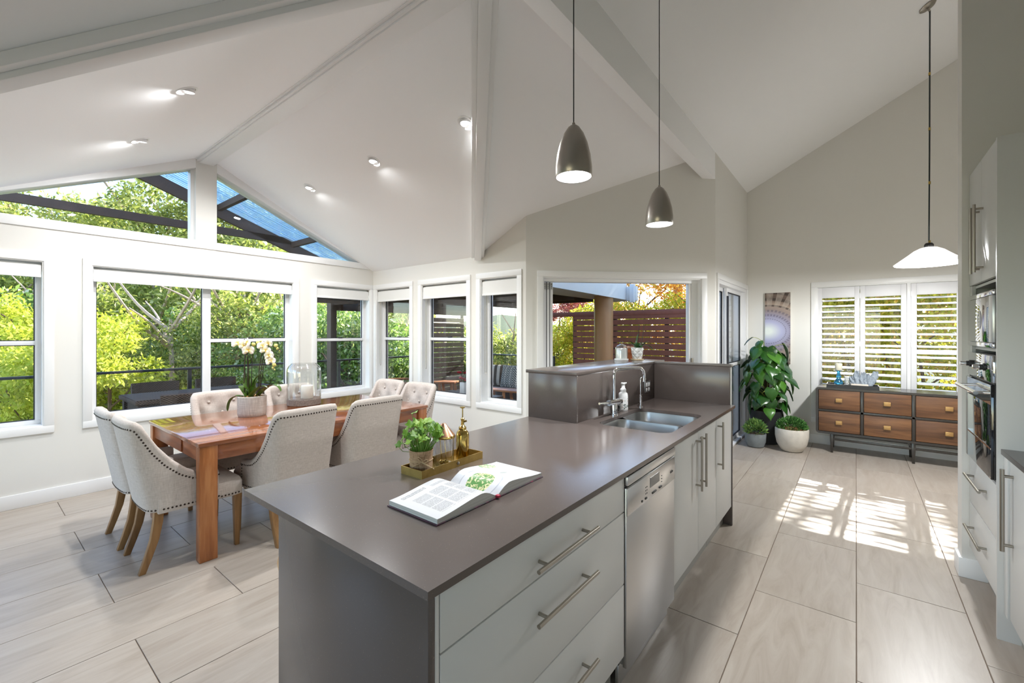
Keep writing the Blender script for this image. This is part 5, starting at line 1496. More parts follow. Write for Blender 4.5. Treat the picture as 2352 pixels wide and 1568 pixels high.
part(B().box(OX + 0.01, 1.08, 3.07, 3.64, 0.745, 1.335), 'body', STEEL, ov)
cpn = part(B().box(OX - 0.012, OX + 0.01, 3.058, 3.645, 1.205, 1.335), 'control_panel', MIRR, ov, bevel=0.002)
part(B().box(OX - 0.006, OX + 0.006, 3.06, 3.64, 1.196, 1.206), 'gap', BLACK, ov)
dr = part(B().box(OX - 0.018, OX + 0.01, 3.058, 3.645, 0.742, 1.195), 'door', DARKG, ov, bevel=0.002)
sub(B().box(OX - 0.0195, OX - 0.018, 3.059, 3.644, 1.10, 1.194), 'door_trim', MIRR, ov, dr)
sub(B().box(OX - 0.0195, OX - 0.018, 3.600, 3.644, 0.744, 1.10), 'door_trim', STEEL, ov, dr)
sub(B().box(OX - 0.0195, OX - 0.018, 3.059, 3.600, 0.885, 0.893), 'door_trim', CHROME, ov, dr)
h = B().tube([(OX - 0.062, 3.10, 1.15), (OX - 0.062, 3.61, 1.15)], 0.0095, 14)
for y in (3.14, 3.57): h.tube([(OX - 0.062, y, 1.15), (OX - 0.018, y, 1.15)], 0.007, 10)
sub(h, 'handle', CHROME, ov, dr)
for y in (3.22, 3.56):
    sub(B().at((OX - 0.012, y, 1.272), ry=-H90).lathe([(0.019, 0), (0.019, 0.006), (0.014, 0.008), (0.013, 0.020)], 20), 'knob_base', BLACK, ov, cpn)
    sub(B().at((OX - 0.032, y, 1.272), ry=-H90).lathe([(0.012, 0), (0.012, 0.022), (0.010, 0.024), (0.0, 0.024)], 20, cap1=False), 'knob', CHROME, ov, cpn)
sub(B().box(OX - 0.0132, OX - 0.012, 3.33, 3.46, 1.25, 1.29), 'display', LCD, ov, cpn)
# base cabinet with worktop to the right of the tower
sc2 = thing('side_cabinet', 'white base cabinet with long vertical handle beside oven tower', 'cabinet', (0.85, 2.2, 0))
part(B().box(0.572, 1.148, 0.4, 3.033, 0.13, 0.874), 'body', CABW, sc2)
part(B().box(0.60, 0.612, 0.4, 3.033, 0.0, 0.13), 'kickboard', KICK, sc2)
part(B().box(0.545, 0.572, 2.975, 3.033, 0.13, 0.874), 'filler', CABW, sc2, bevel=0.001)
for k, y1 in enumerate((2.97, 2.37, 1.77, 1.17)):
    d = part(B().box(0.552, 0.571, y1 - 0.596, y1, 0.135, 0.868), 'door', CABW, sc2, bevel=0.002)
    bar_handle(d, loc_to(sc2, (0.552, y1 - 0.055, 0.46)), loc_to(sc2, (0.552, y1 - 0.055, 0.83)), (-1, 0, 0), r=0.008, inset=0.03)
wt2 = thing('side_worktop', 'brown stone worktop on the side cabinet by oven tower', 'worktop', (0.85, 1.7, 0))
part(B().box(0.535, 1.148, 0.4, 3.034, 0.875, 0.90), 'slab', STONE, wt2, bevel=0.002)

# ------------------------------------------------------------------ lamps
LAMP = emit_mat('lamp_diffuser', (1.0, 0.98, 0.95), 4.0)
def downlight(x, y, zf, nrm, label, power=None):
    t = thing('downlight', label, 'downlight', (x, y, zf), 0, 'recessed ceiling downlights')
    q = Vector(nrm).to_track_quat('Z', 'Y'); t.rotation_mode = 'QUATERNION'; t.rotation_quaternion = q
    B().lathe([(0.050, 0.004), (0.062, 0.004), (0.064, -0.002), (0.060, -0.006), (0.050, -0.005), (0.047, 0.004)], 28, cap0=False, cap1=False).build('trim_ring', TRIM, t)
    inv = q.inverted()
    g = B().lathe([(0.040, -0.012), (0.043, -0.010), (0.043, 0.006), (0.0, 0.008)], 24, cap0=False, cap1=False)
    gm = g.build('gimbal', M_GIM, t); gm.rotation_mode = 'QUATERNION'; gm.rotation_quaternion = inv.slerp(Vector((0, 0, 1)).to_track_quat('Z', 'Y'), 0.35)
    d_ = B().lathe([(0.039, -0.006), (0.0, -0.006)], 24, cap0=False, cap1=False).build('diffuser', LAMP, t); d_.rotation_mode = 'QUATERNION'; d_.rotation_quaternion = gm.rotation_quaternion
    ld = bpy.data.lights.new('downlight_lamp', 'AREA'); ld.shape = 'DISK'; ld.size = 0.076; ld.energy = power or DOWNLIGHT_W; ld.spread = R(165); ld.color = LAMP_COL
    lo = link(bpy.data.objects.new('lamp_bulb', ld)); lo.rotation_mode = 'QUATERNION'; lo.rotation_quaternion = q @ gm.rotation_quaternion
    lo.location = Vector((x, y, zf)) + lo.rotation_quaternion @ Vector((0, 0, -0.013))
    return t
M_GIM = M('gimbal_white', (0.8, 0.8, 0.8), 0.3)
nS = Vector((0, -K1, 1)); nBy = Vector((0, K1, 1)); nM = Vector((-K2, 0, 1))
for x, w in ((-2.13, 'tie beam'), (-3.244, 'middle of the slope'), (-4.377, 'gable window')):
    downlight(x, 0.865, z1(0.865), nS, 'round recessed downlight in gable slope away from the bay, near ' + w)
for x, w in ((-2.238, 'the valley beam'), (-3.386, 'middle of the slope'), (-4.541, 'the dining wall')):
    downlight(x, 2.29, z1(2.29), nBy, 'round recessed downlight in gable slope above the bay, near ' + w)
BRUSH = M('brushed_nickel_shade', srgb(168, 162, 154), 0.32, 1.0)
WGLOW = emit_mat('pendant_inner_white', (1.0, 0.98, 0.96), 6.0)
CORD = M('black_cord', (0.02, 0.02, 0.022), 0.7)
def bell(label, x, y, z0):
    t = thing('bell_pendant', label, 'pendant light', (x, y, z0), 0, 'brushed metal pendants over the island')
    pr = [(0.078, 0), (0.080, 0.004), (0.079, 0.045), (0.073, 0.095), (0.061, 0.145), (0.044, 0.188), (0.026, 0.216), (0.012, 0.227), (0.006, 0.229)]
    B().lathe(pr, 40, cap0=False).build('shade', BRUSH, t, fix=False, ang=70)
    B().lathe([(0.076, 0.001)] + [(max(r_ - 0.003, 0.003), z - 0.002) for r_, z in pr[2:7]], 40, cap0=False).build('inner_liner', TRIM, t, fix=False, ang=70)
    B().lathe([(0.074, 0.010), (0.0, 0.012)], 32, cap0=False, cap1=False).build('diffuser', WGLOW, t, fix=False)
    B().lathe([(0.007, 0.226), (0.007, 0.236), (0.004, 0.240)], 12).build('cord_grip', HANDLE, t)
    zt_ = z2(x) - z0
    B().tube([(0, 0, 0.236), (0, 0, zt_)], 0.0026, 8).build('cord', CORD, t)
    B().lathe([(0.05, zt_ - 0.03), (0.05, zt_ - 0.012), (0.03, zt_ + 0.02)], 20).build('ceiling_rose', TRIM, t)
    ld = bpy.data.lights.new('pendant_lamp', 'AREA'); ld.shape = 'DISK'; ld.size = 0.13; ld.energy = BELL_W; ld.spread = R(150); ld.color = LAMP_COL
    lo = link(bpy.data.objects.new('lamp_bulb', ld)); lo.location = (x, y, z0 + 0.004)
bell('brushed metal bell pendant hanging over the drawer end of island', -0.968, 1.66, 2.125)
bell('brushed metal bell pendant hanging over the sink end of island', -0.93, 2.61, 2.095)

OPAL = MatB('opal_glass'); OPAL.set(col=(0.88, 0.86, 0.84, 1), rough=0.25)
_tl = OPAL.n('BsdfTranslucent'); _tl.inputs['Color'].default_value = (0.92, 0.90, 0.88, 1); _mx = OPAL.n('MixShader'); _mx.inputs[0].default_value = 0.45
OPAL.l(OPAL.p.outputs[0], _mx.inputs[1]); OPAL.l(_tl.outputs[0], _mx.inputs[2]); OPAL.l(_mx.outputs[0], OPAL.out.inputs[0]); OPAL = OPAL.mat
gl = thing('opal_pendant', 'wide white opal glass pendant on a long dark cord', 'pendant light', (0.50, 5.24, 0))
pr = [(0.235, 2.045), (0.237, 2.048), (0.19, 2.085), (0.14, 2.125), (0.10, 2.160), (0.06, 2.182), (0.028, 2.190)]
B().lathe(pr + [(max(r_ - 0.006, 0.01), z - 0.008) for r_, z in pr[:0:-1]], 44, cap0=False, cap1=False).build('shade', OPAL, gl, ang=60)
B().lathe([(0.030, 2.184), (0.032, 2.188), (0.032, 2.212), (0.022, 2.226), (0.008, 2.228)], 20).build('cap', BLACK, gl)
zt_ = z2(0.50)
CORDG = M('dark_green_cord', srgb(36, 44, 44), 0.6)
B().tube([(0, 0, 2.24), (0.004, 0, 3.0), (0.006, 0, zt_ - 0.06)], 0.0055, 8).build('cord', CORDG, gl)
for z in (2.235, 2.75, 3.22, 3.70): B().lathe([(0.008, z - 0.012), (0.008, z + 0.012)], 10, c=(0.004, 0, 0)).build('brass_joint', BRASSP, gl)
B().tube([(0.006, 0, zt_ - 0.06), (-0.01, 0, zt_ - 0.012)], 0.008, 8).build('swivel', HANDLE, gl)
q = Vector((-K2, 0, 1)).to_track_quat('Z', 'Y')
o = B().lathe([(0.060, -0.002), (0.062, -0.008), (0.050, -0.018), (0.012, -0.022), (0.0, -0.022)], 24, cap1=False).build('ceiling_rose', HANDLE, gl)
o.rotation_mode = 'QUATERNION'; o.rotation_quaternion = q; o.location = (-0.01, 0, z2(0.49))
ld = bpy.data.lights.new('opal_lamp', 'POINT'); ld.energy = OPAL_W; ld.shadow_soft_size = 0.05; ld.color = LAMP_COL
lo = link(bpy.data.objects.new('lamp_bulb', ld)); lo.location = (0.50, 5.24, 2.06)

# ------------------------------------------------------------------ outside: deck, pergola, fence
DECKW = wood_mat('deck_timber', srgb(70, 52, 40), srgb(92, 70, 54), srgb(110, 86, 68), 'Y', 5, 0.7, 10)
DARKT = M('dark_stained_timber', srgb(66, 46, 34), 0.6, var=0.2, vscale=8)
FENCE = M('red_brown_slat', srgb(132, 76, 58), 0.6, var=0.15, vscale=6)
BLUEB = M('dark_rail_paint', srgb(42, 46, 50), 0.3)
o = B().prism([(-8.4, -1.5), (-5.62, -1.5), (-5.62, 3.85), (-2.86, 3.85), (-1.42, 5.29), (-1.42, 8.7), (-8.4, 8.7)], -0.25, -0.06).build('deck', DECKW); o['kind'] = 'structure'
# railing
rl = thing('deck_railing', 'dark metal deck railing in front of the trees', 'railing', (-8.2, 3.0, -0.06))
part(B().box(-8.235, -8.165, -1.4, 8.4, 0.86, 0.895), 'top_rail', BLUEB, rl, bevel=0.005)
part(B().box(-8.2, -5.4, 8.37, 8.43, 0.86, 0.895), 'top_rail', BLUEB, rl, bevel=0.005)
for y in (-0.3, 2.22, 4.73, 7.0): part(B().box(-8.225, -8.175, y - 0.025, y + 0.025, -0.06, 0.86), 'post', BLUEB, rl)
for x in (-7.3, -6.0, -5.42): part(B().box(x - 0.025, x + 0.025, 8.375, 8.425, -0.06, 0.86), 'post', BLUEB, rl)

# wicker outdoor dining set
def wicker(name, c0, c1):
    m = MatB(name); br = m.n('TexBrick'); br.inputs['Scale'].default_value = 1.0
    m.l(m.coord('Generated', (10, 10, 22)), br.inputs['Vector'])
    v = m.coord('Object', (1, 1, 1)); sp = m.n('SeparateXYZ'); m.l(v, sp.inputs[0])
    h = m.math('ADD', sp.outputs[0], sp.outputs[1])
    s1 = m.math('SINE', m.math('MULTIPLY', h, 210.0)); s2 = m.math('SINE', m.math('MULTIPLY', sp.outputs[2], 260.0))
    w = m.math('MULTIPLY', s1, s2)
    m.set(col=m.mix(m.math('MULTIPLY', m.math('ADD', w, 1.0), 0.5), c0, c1), rough=0.75, spec=0.2); m.bump(w, 0.5, 0.006); m.nt.nodes.remove(br); return m.mat
WICK = wicker('dark_wicker', srgb(40, 32, 27), srgb(112, 94, 80))
ot_ = thing('wicker_table', 'dark woven outdoor dining table on the deck', 'table', (-6.91, 2.08, -0.06))
part(B().box(-7.34, -6.48, 1.24, 2.92, 0.60, 0.645), 'table_top', WICK, ot_, bevel=0.006)
for k in range(11):
    x = -7.30 + k * 0.0745; part(B().box(x, x + 0.066, 1.25, 2.91, 0.645, 0.655), 'slat', WICK, ot_, bevel=0.002)
for x in (-7.31, -6.61):
    for y in (1.27, 2.79): part(B().box(x, x + 0.10, y, y + 0.10, -0.06, 0.60), 'leg', WICK, ot_, bevel=0.004)
for y in (1.30, 2.84): part(B().box(-7.21, -6.61, y, y + 0.02, 0.48, 0.60), 'apron', WICK, ot_)
wc = thing('wicker_chair', 'x', 'chair')
def wchair():
    rows = []
    for i in range(9):
        t = -1 + 2 * i / 8; x = 0.26 * t; y = -0.24 + 0.05 * t * t
        rows.append([(x, y, 0.06), (x * 1.04, y - 0.05, 0.80), (x * 1.02, y - 0.01, 0.81), (x * 0.98, y + 0.04, 0.06)])
    B().loops(rows).build('backrest', WICK, wc, ang=40)
    B().box(-0.25, 0.25, -0.22, 0.24, 0.30, 0.42).build('seat', WICK, wc, bevel=0.01)
    for s in (-1, 1):
        for y in (-0.2, 0.2): B().box(s * 0.235 - 0.02, s * 0.235 + 0.02, y - 0.02, y + 0.02, 0, 0.34).build('leg', WICK, wc)
wchair()
for i, (x, y, a) in enumerate(((-6.28, 1.64, H90), (-6.26, 2.46, H90 + 0.1), (-7.50, 1.70, -H90), (-7.52, 2.44, -H90), (-6.92, 1.02, 0.0), (-6.9, 3.16, math.pi))):
    c = wc if i == 0 else copy_tree(wc)
    c.location = (x, y, -0.06); c.rotation_euler = (0, 0, a)
    tag(c, ['dark woven outdoor chair on house side of deck table, back to the window', 'dark woven outdoor chair on railing side of the deck table'][1 if i in (2, 3) else 0] if i < 4 else ('dark woven outdoor chair at the end of the deck table' ), 'chair', 'woven chairs at the deck table')

# translucent roof beside the gable windows
POLY = MatB('blue_translucent_roofing'); POLY.nt.nodes.remove(POLY.p)
_t = POLY.n('BsdfTransparent'); _t.inputs['Color'].default_value = srgb(236, 247, 252)
_d = POLY.n('BsdfTranslucent'); _d.inputs['Color'].default_value = srgb(190, 222, 240)
_g = POLY.n('BsdfDiffuse'); _g.inputs['Color'].default_value = srgb(190, 222, 240)
_m = POLY.n('MixShader'); _m.inputs[0].default_value = 0.35; POLY.l(_t.outputs[0], _m.inputs[1]); POLY.l(_d.outputs[0], _m.inputs[2])
_m2 = POLY.n('MixShader'); _m2.inputs[0].default_value = 0.08; POLY.l(_m.outputs[0], _m2.inputs[1]); POLY.l(_g.outputs[0], _m2.inputs[2]); POLY.l(_m2.outputs[0], POLY.out.inputs[0]); POLY = POLY.mat
pg = thing('pergola_roof', 'dark beamed pergola with blue translucent corrugated roof outside gable', 'pergola', (-7.0, 3.0, -0.06))
KP = 0.357
zp = lambda y: 3.80 - KP * (y - 1.49)
rows = []
for y in (1.42, 2.4, 3.4, 4.45):
    rows.append([(-8.0 + 0.0125 * k, y, zp(y) + 0.016 * math.sin(k * math.pi / 2.5)) for k in range(189)])
part(B().grid(rows), 'corrugated_sheet', POLY, pg, fix=False, ang=80)
b = B()
for k in range(30):
    xr = -7.95 + 0.078 * k; b.bar((xr, 1.42, zp(1.42) + 0.004), (xr, 4.45, zp(4.45) + 0.004), 0.007, 0.010)
part(b, 'sheet_ribs', M('roofing_rib', srgb(170, 205, 226), 0.5), pg)
part(B().bar((-7.8, 1.42, zp(1.42) - 0.12), (-7.8, 4.5, zp(4.5) - 0.12), 0.06, 0.17), 'barge_beam', DARKT, pg)
part(B().bar((-7.86, 1.42, zp(1.42) - 0.03), (-7.86, 4.5, zp(4.5) - 0.03), 0.03, 0.06), 'barge_cap', BLUEB, pg)
for y in (1.52, 2.50, 3.62): part(B().bar((-8.05, y, zp(y) - 0.06), (-5.66, y, zp(y) - 0.06), 0.06, 0.09), 'purlin', DARKT, pg)
part(B().box(-7.83, -7.77, -2.0, 3.7, 2.98, 3.09), 'tie_beam', DARKT, pg)
part(B().box(-7.87, -7.73, 4.30, 4.42, -0.06, 2.62), 'post', DARKT, pg)
part(B().box(-7.86, -7.74, 4.42, 8.0, 1.86, 2.06), 'eave_beam', DARKT, pg)
part(B().box(-7.84, -7.72, -1.95, -1.83, -0.06, 3.09), 'post', DARKT, pg)
# covered deck roof over the lounge
lr = thing('deck_roof', 'flat dark-lined deck roof with white fascia seen through servery', 'roof', (-5.6, 6.0, 0))
part(B().box(-7.70, -4.05, 3.87, 7.9, 2.16, 2.30), 'lining', DARKT, lr)
WFAS = M('fascia_white', (0.74, 0.74, 0.73), 0.6); WSOF = M('soffit_white', (0.74, 0.72, 0.66), 0.7)
part(B().prism([(-4.05, 4.2), (-3.14, 4.2), (-3.39, 7.76), (-4.05, 7.76)], 2.09, 2.12), 'soffit', WSOF, lr)
part(B().hexa([(-3.15, 4.2, 2.05), (-3.13, 4.2, 2.05), (-3.38, 7.75, 2.05), (-3.40, 7.75, 2.05)], [(-3.15, 4.2, 2.36), (-3.13, 4.2, 2.36), (-3.38, 7.75, 2.36), (-3.40, 7.75, 2.36)]), 'fascia', WFAS, lr)
part(B().box(-4.05, -3.2, 7.75, 7.86, 2.03, 2.30), 'gutter', WFAS, lr, bevel=0.01)
part(B().box(-3.30, -3.22, 7.70, 7.78, 2.0, 2.34), 'downpipe', WFAS, lr)
for y in (4.6, 5.4, 6.2, 7.0, 7.7): part(B().box(-7.70, -4.06, y - 0.03, y + 0.03, 2.04, 2.16), 'joist', DARKT, lr)
for x in (-7.62, -6.0): part(B().box(x - 0.04, x + 0.04, 3.9, 7.9, 1.98, 2.10), 'bearer', DARKT, lr)
cl = thing('round_column', 'thick round tan column holding up the deck roof', 'column', (-3.52, 7.08, -0.06))
B().lathe([(0.165, 0), (0.165, 2.15)], 32).build('shaft', M('tan_column', srgb(170, 126, 86), 0.45), cl)
# slatted fence and lounge screen
fe = thing('slat_fence', 'tall red-brown horizontal slat fence behind the servery opening', 'fence', (-3.5, 8.74, -0.3))
z = -0.28
_sl = B().box(-2.05, 2.05, -0.011, 0.011, 0, 0.107).mesh('slat', FENCE, bevel=0.002, seg=1)
while z < 1.78:
    place('slat', _sl, fe, (0.45, 0, z + 0.3)); z += 0.1255
part(B().box(-6.2, -1.0, 8.725, 8.755, 1.80, 1.905), 'cap_slat', FENCE, fe, bevel=0.002)
for x in (-5.09, -4.09, -2.98, -1.9, -1.03): part(B().box(x - 0.035, x + 0.035, 8.755, 8.82, -0.3, 1.87), 'post', DARKT, fe)
s2 = thing('slat_screen', 'dark slat privacy screen at the corner of the lounge deck', 'screen', (-8.05, 7.2, -0.06))
_sl = B().box(-0.011, 0.011, -0.85, 0.75, 0, 0.105).mesh('slat', DARKT, bevel=0.002, seg=1)
for k in range(15): place('slat', _sl, s2, (0, 0.2, 0.03 + k * 0.123))
for y in (6.58, 8.12): part(B().box(-8.10, -8.06, y - 0.04, y + 0.04, -0.06, 2.1), 'post', DARKT, s2)
# lounge furniture
TEAK = wood_mat('teak', srgb(150, 92, 52), srgb(184, 120, 72), srgb(204, 144, 94), 'X', 6, 0.5, 10)
CHAR = M('charcoal_fabric', srgb(58, 54, 52), 0.9, bump=(200, 0.2, 0.002))
sf = thing('outdoor_sofa', 'charcoal outdoor sofa on the covered deck', 'sofa', (-5.75, 7.1, -0.06))
B().box(-0.95, 0.95, -0.40, 0.40, 0.02, 0.36).build('base', CHAR, sf, bevel=0.03)
B().box(-0.95, 0.95, 0.24, 0.42, 0.30, 0.74).build('backrest', CHAR, sf, bevel=0.04)
for x in (-0.95, 0.80): B().box(x, x + 0.15, -0.40, 0.42, 0.30, 0.56).build('armrest', CHAR, sf, bevel=0.03)
def cushion(name, label, loc, rot, mat, s_=0.46):
    t = thing(name, label, 'cushion', loc)
    t.rotation_euler = rot
    rows = []
    N = 8
    for j in range(N + 1):
        v = -1 + 2 * j / N; row = []
        for i in range(N + 1):
            u = -1 + 2 * i / N; th = 0.085 * max(0, (1 - u ** 4) * (1 - v ** 4)) ** 0.5
            row.append((u * s_ / 2 * (1 - .06 * v * v * 0), th, v * s_ / 2))
        rows.append(row)
    b = B(); b.grid(rows); b.grid([[(x, -y, z) for x, y, z in r_][::-1] for r_ in rows]); b.build('cover', mat, t, ang=70)
    return t
def leafprint():
    m = MatB('leaf_print'); v = m.coord('Object'); sp = m.n('SeparateXYZ'); m.l(v, sp.inputs[0])
    ax = m.math('ABSOLUTE', m.math('SUBTRACT', m.math('FRACT', m.math('MULTIPLY', sp.outputs[0], 7.5)), 0.5))
    ch = m.math('FRACT', m.math('ADD', m.math('MULTIPLY', sp.outputs[2], 22.0), m.math('MULTIPLY', ax, -3.2)))
    ln = m.math('LESS_THAN', ch, 0.26); md = m.math('LESS_THAN', ax, 0.05)
    m.set(col=m.mix(m.math('MAXIMUM', ln, m.math('MULTIPLY', md, 0.6)), srgb(78, 86, 92), srgb(236, 234, 226)), rough=0.9); return m.mat
def stripes():
    m = MatB('stripe_print'); v = m.coord('Object'); sp = m.n('SeparateXYZ'); m.l(v, sp.inputs[0])
    m.set(col=m.mix(m.math('GREATER_THAN', m.math('FRACT', m.math('MULTIPLY', sp.outputs[0], 8.0)), 0.5), srgb(60, 52, 48), srgb(214, 208, 198)), rough=0.9); return m.mat
cushion('striped_cushion', 'brown and cream striped cushion on the outdoor sofa', (-6.08, 7.10, 0.53), (R(-15), 0, R(25)), stripes(), 0.44)
cushion('leaf_cushion', 'grey leaf-print cushion on the outdoor sofa', (-5.62, 7.05, 0.53), (R(-14), 0, 0), leafprint())
def bench(label, loc, rz, L=0.9):
    t = thing('timber_stool', label, 'stool', loc, rz)
    B().box(-L / 2, L / 2, -0.17, 0.17, 0.42, 0.455).build('seat', TEAK, t, bevel=0.006)
    for x in (-L / 2 + 0.08, 0.0, L / 2 - 0.08):
        for y, s in ((-0.12, -1), (0.12, 1)): B().bar((x, y, 0.42), (x + 0.03, y + 0.03 * s, 0.0), 0.045, 0.045).build('leg', TEAK, t)
    return t
bench('low teak timber stool in front of the outdoor sofa', (-5.05, 6.25, -0.06), 0.1, 0.95)
bench('low teak timber stool beside the slat privacy screen', (-7.0, 6.4, -0.06), 0.5, 0.7)
ac = thing('outdoor_armchair', 'dark outdoor armchair with pale back cushions by the railing', 'armchair', (-7.0, 5.45, -0.06), -0.6)
B().box(-0.38, 0.38, -0.36, 0.36, 0.12, 0.40).build('base', CHAR, ac, bevel=0.03)
B().hexa([(-0.36, 0.20, 0.36), (0.36, 0.20, 0.36), (0.36, 0.36, 0.36), (-0.36, 0.36, 0.36)], [(-0.34, 0.34, 0.80), (0.34, 0.34, 0.80), (0.34, 0.46, 0.80), (-0.34, 0.46, 0.80)]).build('backrest', CHAR, ac, bevel=0.03)
B().box(-0.26, 0.26, 0.14, 0.26, 0.42, 0.78).build('back_cushion', M('pale_cushion', srgb(205, 200, 190), 0.9), ac, bevel=0.05)
for x in (-0.42, 0.36): B().box(x, x + 0.07, -0.38, 0.36, 0.52, 0.56).build('armrest', TEAK, ac, bevel=0.005)
for x in (-0.40, 0.36):
    for y in (-0.36, 0.30): B().box(x, x + 0.05, y, y + 0.05, 0.0, 0.52).build('leg', TEAK, ac)
stb = thing('deck_side_table', 'low dark timber side table just outside bay windows', 'table', (-4.75, 4.75, -0.06))
B().box(-0.55, 0.55, -0.35, 0.35, 0.50, 0.54).build('table_top', DARKT, stb, bevel=0.004)
for x in (-0.5, 0.44):
    for y in (-0.3, 0.24): B().box(x, x + 0.06, y, y + 0.06, 0, 0.5).build('leg', DARKT, stb)
vs = thing('flower_vase', 'white vase of red flowers on the deck side table', 'vase', (-4.78, 4.85, 0.48))
B().box(-0.05, 0.05, -0.05, 0.05, 0, 0.19).build('vase_body', JARW, vs, bevel=0.008)
RED = M('red_petal', srgb(176, 24, 40), 0.6)
b = B(); g = B()
for _ in range(46):
    a = rnd.uniform(0, 6.28); r_ = 0.13 * math.sqrt(rnd.random()); z = rnd.uniform(.22, .42)
    if z < .36: b.ball((r_ * math.cos(a), r_ * math.sin(a), z), .026, .026, .016, 6, 4)
    g.tube([(0, 0, .16), (r_ * math.cos(a), r_ * math.sin(a), z + .02)], .003, 4)
b.build('blooms', RED, vs, fix=False); g.build('stalks', LEAFD, vs, fix=False)
cb = thing('candle_jar', 'white candle jar on the deck side table', 'candle', (-4.45, 4.68, 0.48))
B().lathe([(0.05, 0), (0.052, 0.004), (0.052, 0.10), (0.047, 0.10), (0.045, 0.085), (0, 0.085)], 20, cap1=False).build('jar', JARW, cb)
cw = thing('candle_bowl', 'wide cream candle bowl on the deck side table', 'bowl', (-4.30, 4.55, 0.48))
B().lathe([(0.07, 0), (0.10, 0.01), (0.12, 0.07), (0.112, 0.07), (0.10, 0.055), (0, 0.055)], 24, cap1=False).build('bowl', WAX, cw)
mg = thing('magazine', 'stack of magazines lying on the deck side table', 'magazine', (-4.70, 4.58, 0.48))
for k, c in enumerate((srgb(170, 60, 60), srgb(90, 110, 140))):
    B().at((0, 0, 0.012 * k), 0.2 + 0.3 * k).box(-.11, .11, -.15, .15, 0, 0.011).build('issue', M('magazine_cover', c, 0.4), mg)

# ------------------------------------------------------------------ trees
def leaf_cloud(name, blobs, n, L, W, mat, seed, shell=0.55):
    r_ = np.random.default_rng(seed)
    bl = np.array(blobs, float); vol = (bl[:, 3] * bl[:, 4]); k = r_.choice(len(bl), n, p=vol / vol.sum())
    d = r_.normal(size=(n, 3)); d /= np.linalg.norm(d, axis=1)[:, None]
    rad = shell + (1.08 - shell) * r_.random(n)
    p = bl[k, :3] + d * rad[:, None] * np.stack([bl[k, 3], bl[k, 3], bl[k, 4]], 1)
    p += r_.normal(size=(n, 3)) * 0.04 * bl[k, 3][:, None]
    dr = d * 0.5 + r_.normal(size=(n, 3)) * 0.7; dr[:, 2] -= 0.35; dr /= np.linalg.norm(dr, axis=1)[:, None]
    s = np.cross(dr, r_.normal(size=(n, 3))); s /= np.linalg.norm(s, axis=1)[:, None] + 1e-9
    nn = np.cross(dr, s)
    l_ = (L * r_.uniform(.6, 1.3, n))[:, None]; w_ = (W * r_.uniform(.7, 1.2, n))[:, None]
    v = np.empty((n, 4, 3)); v[:, 0] = p; v[:, 1] = p + dr * l_ * .5 + s * w_ * .5 - nn * l_ * .10; v[:, 2] = p + dr * l_; v[:, 3] = p + dr * l_ * .5 - s * w_ * .5 - nn * l_ * .10
    me = bpy.data.meshes.new(name)
    me.vertices.add(4 * n); me.vertices.foreach_set('co', v.reshape(-1).astype(np.float32))
    me.loops.add(4 * n); me.loops.foreach_set('vertex_index', np.arange(4 * n, dtype=np.int32))
    me.polygons.add(n); me.polygons.foreach_set('loop_start', np.arange(0, 4 * n, 4, dtype=np.int32)); me.polygons.foreach_set('loop_total', np.full(n, 4, dtype=np.int32))
    me.materials.append(mat); me.update(calc_edges=True); me.validate()
    return me
def blobs_for(seed, R_, H_, n, zlo=-0.5):
    r_ = random.Random(seed); out = []
    for _ in range(n):
        a = r_.uniform(0, 6.28); q = math.sqrt(r_.random()) * R_; z = r_.uniform(zlo, 1.0) * H_
        q *= math.sqrt(max(0.15, 1 - (z / H_) ** 2 * 0.8)); rr = r_.uniform(.22, .40) * R_
        out.append((q * math.cos(a), q * math.sin(a), z, rr, rr * .75))
    return out
LG1 = isl_leaf('gum_leaf', [(0.0, srgb(100, 116, 50)), (0.4, srgb(160, 174, 76)), (0.8, srgb(204, 206, 104)), (1.0, srgb(238, 236, 176))], 0.4, 0.5)
LG2 = isl_leaf('bright_leaf', [(0.0, srgb(170, 186, 50)), (0.5, srgb(208, 214, 74)), (1.0, srgb(236, 234, 120))], 0.5, 0.4)
LG3 = isl_leaf('dark_leaf', [(0.0, srgb(90, 120, 56)), (0.5, srgb(150, 182, 84)), (0.8, srgb(196, 214, 120)), (1.0, srgb(238, 240, 220))], 0.3, 0.5)
LG4 = isl_leaf('autumn_leaf', [(0.0, srgb(200, 124, 50)), (0.5, srgb(236, 176, 80)), (0.8, srgb(244, 214, 120)), (1.0, srgb(200, 204, 100))], 0.5, 0.65)
LG5 = isl_leaf('hedge_leaf', [(0.0, srgb(150, 160, 44)), (0.45, srgb(212, 212, 62)), (0.8, srgb(240, 228, 96)), (1.0, srgb(226, 170, 76))], 0.45, 0.65)
LG6 = isl_leaf('red_leaf', [(0.0, srgb(150, 60, 70)), (0.6, srgb(206, 116, 110)), (1.0, srgb(222, 170, 130))], 0.5, 0.4)
CROWN = {}
for key, mat, R_, H_, nb, n, L, W, sd in (('gum', LG1, 3.0, 3.2, 26, 15000, .20, .075, 1), ('gum2', LG1, 2.6, 3.8, 24, 13000, .20, .07, 2), ('bright', LG2, 1.6, 1.5, 16, 9000, .13, .06, 3),
                                          ('dark', LG3, 2.6, 3.0, 24, 14000, .17, .085, 4), ('dark2', LG3, 2.4, 3.2, 22, 13000, .16, .08, 5), ('autumn', LG4, 1.9, 1.8, 18, 5500, .13, .05, 6), ('hedge', LG5, 1.0, 1.15, 18, 5200, .085, .045, 7), ('redbush', LG6, 1.2, 0.8, 10, 3500, .10, .05, 8), ('sparse', LG1, 2.6, 2.4, 20, 1500, .24, .11, 9), ('twig', LG1, 2.4, 2.2, 22, 5200, .12, .045, 10)):
    CROWN[key] = leaf_cloud('crown', blobs_for(sd, R_, H_, nb, -0.9), n, L, W, mat, sd)
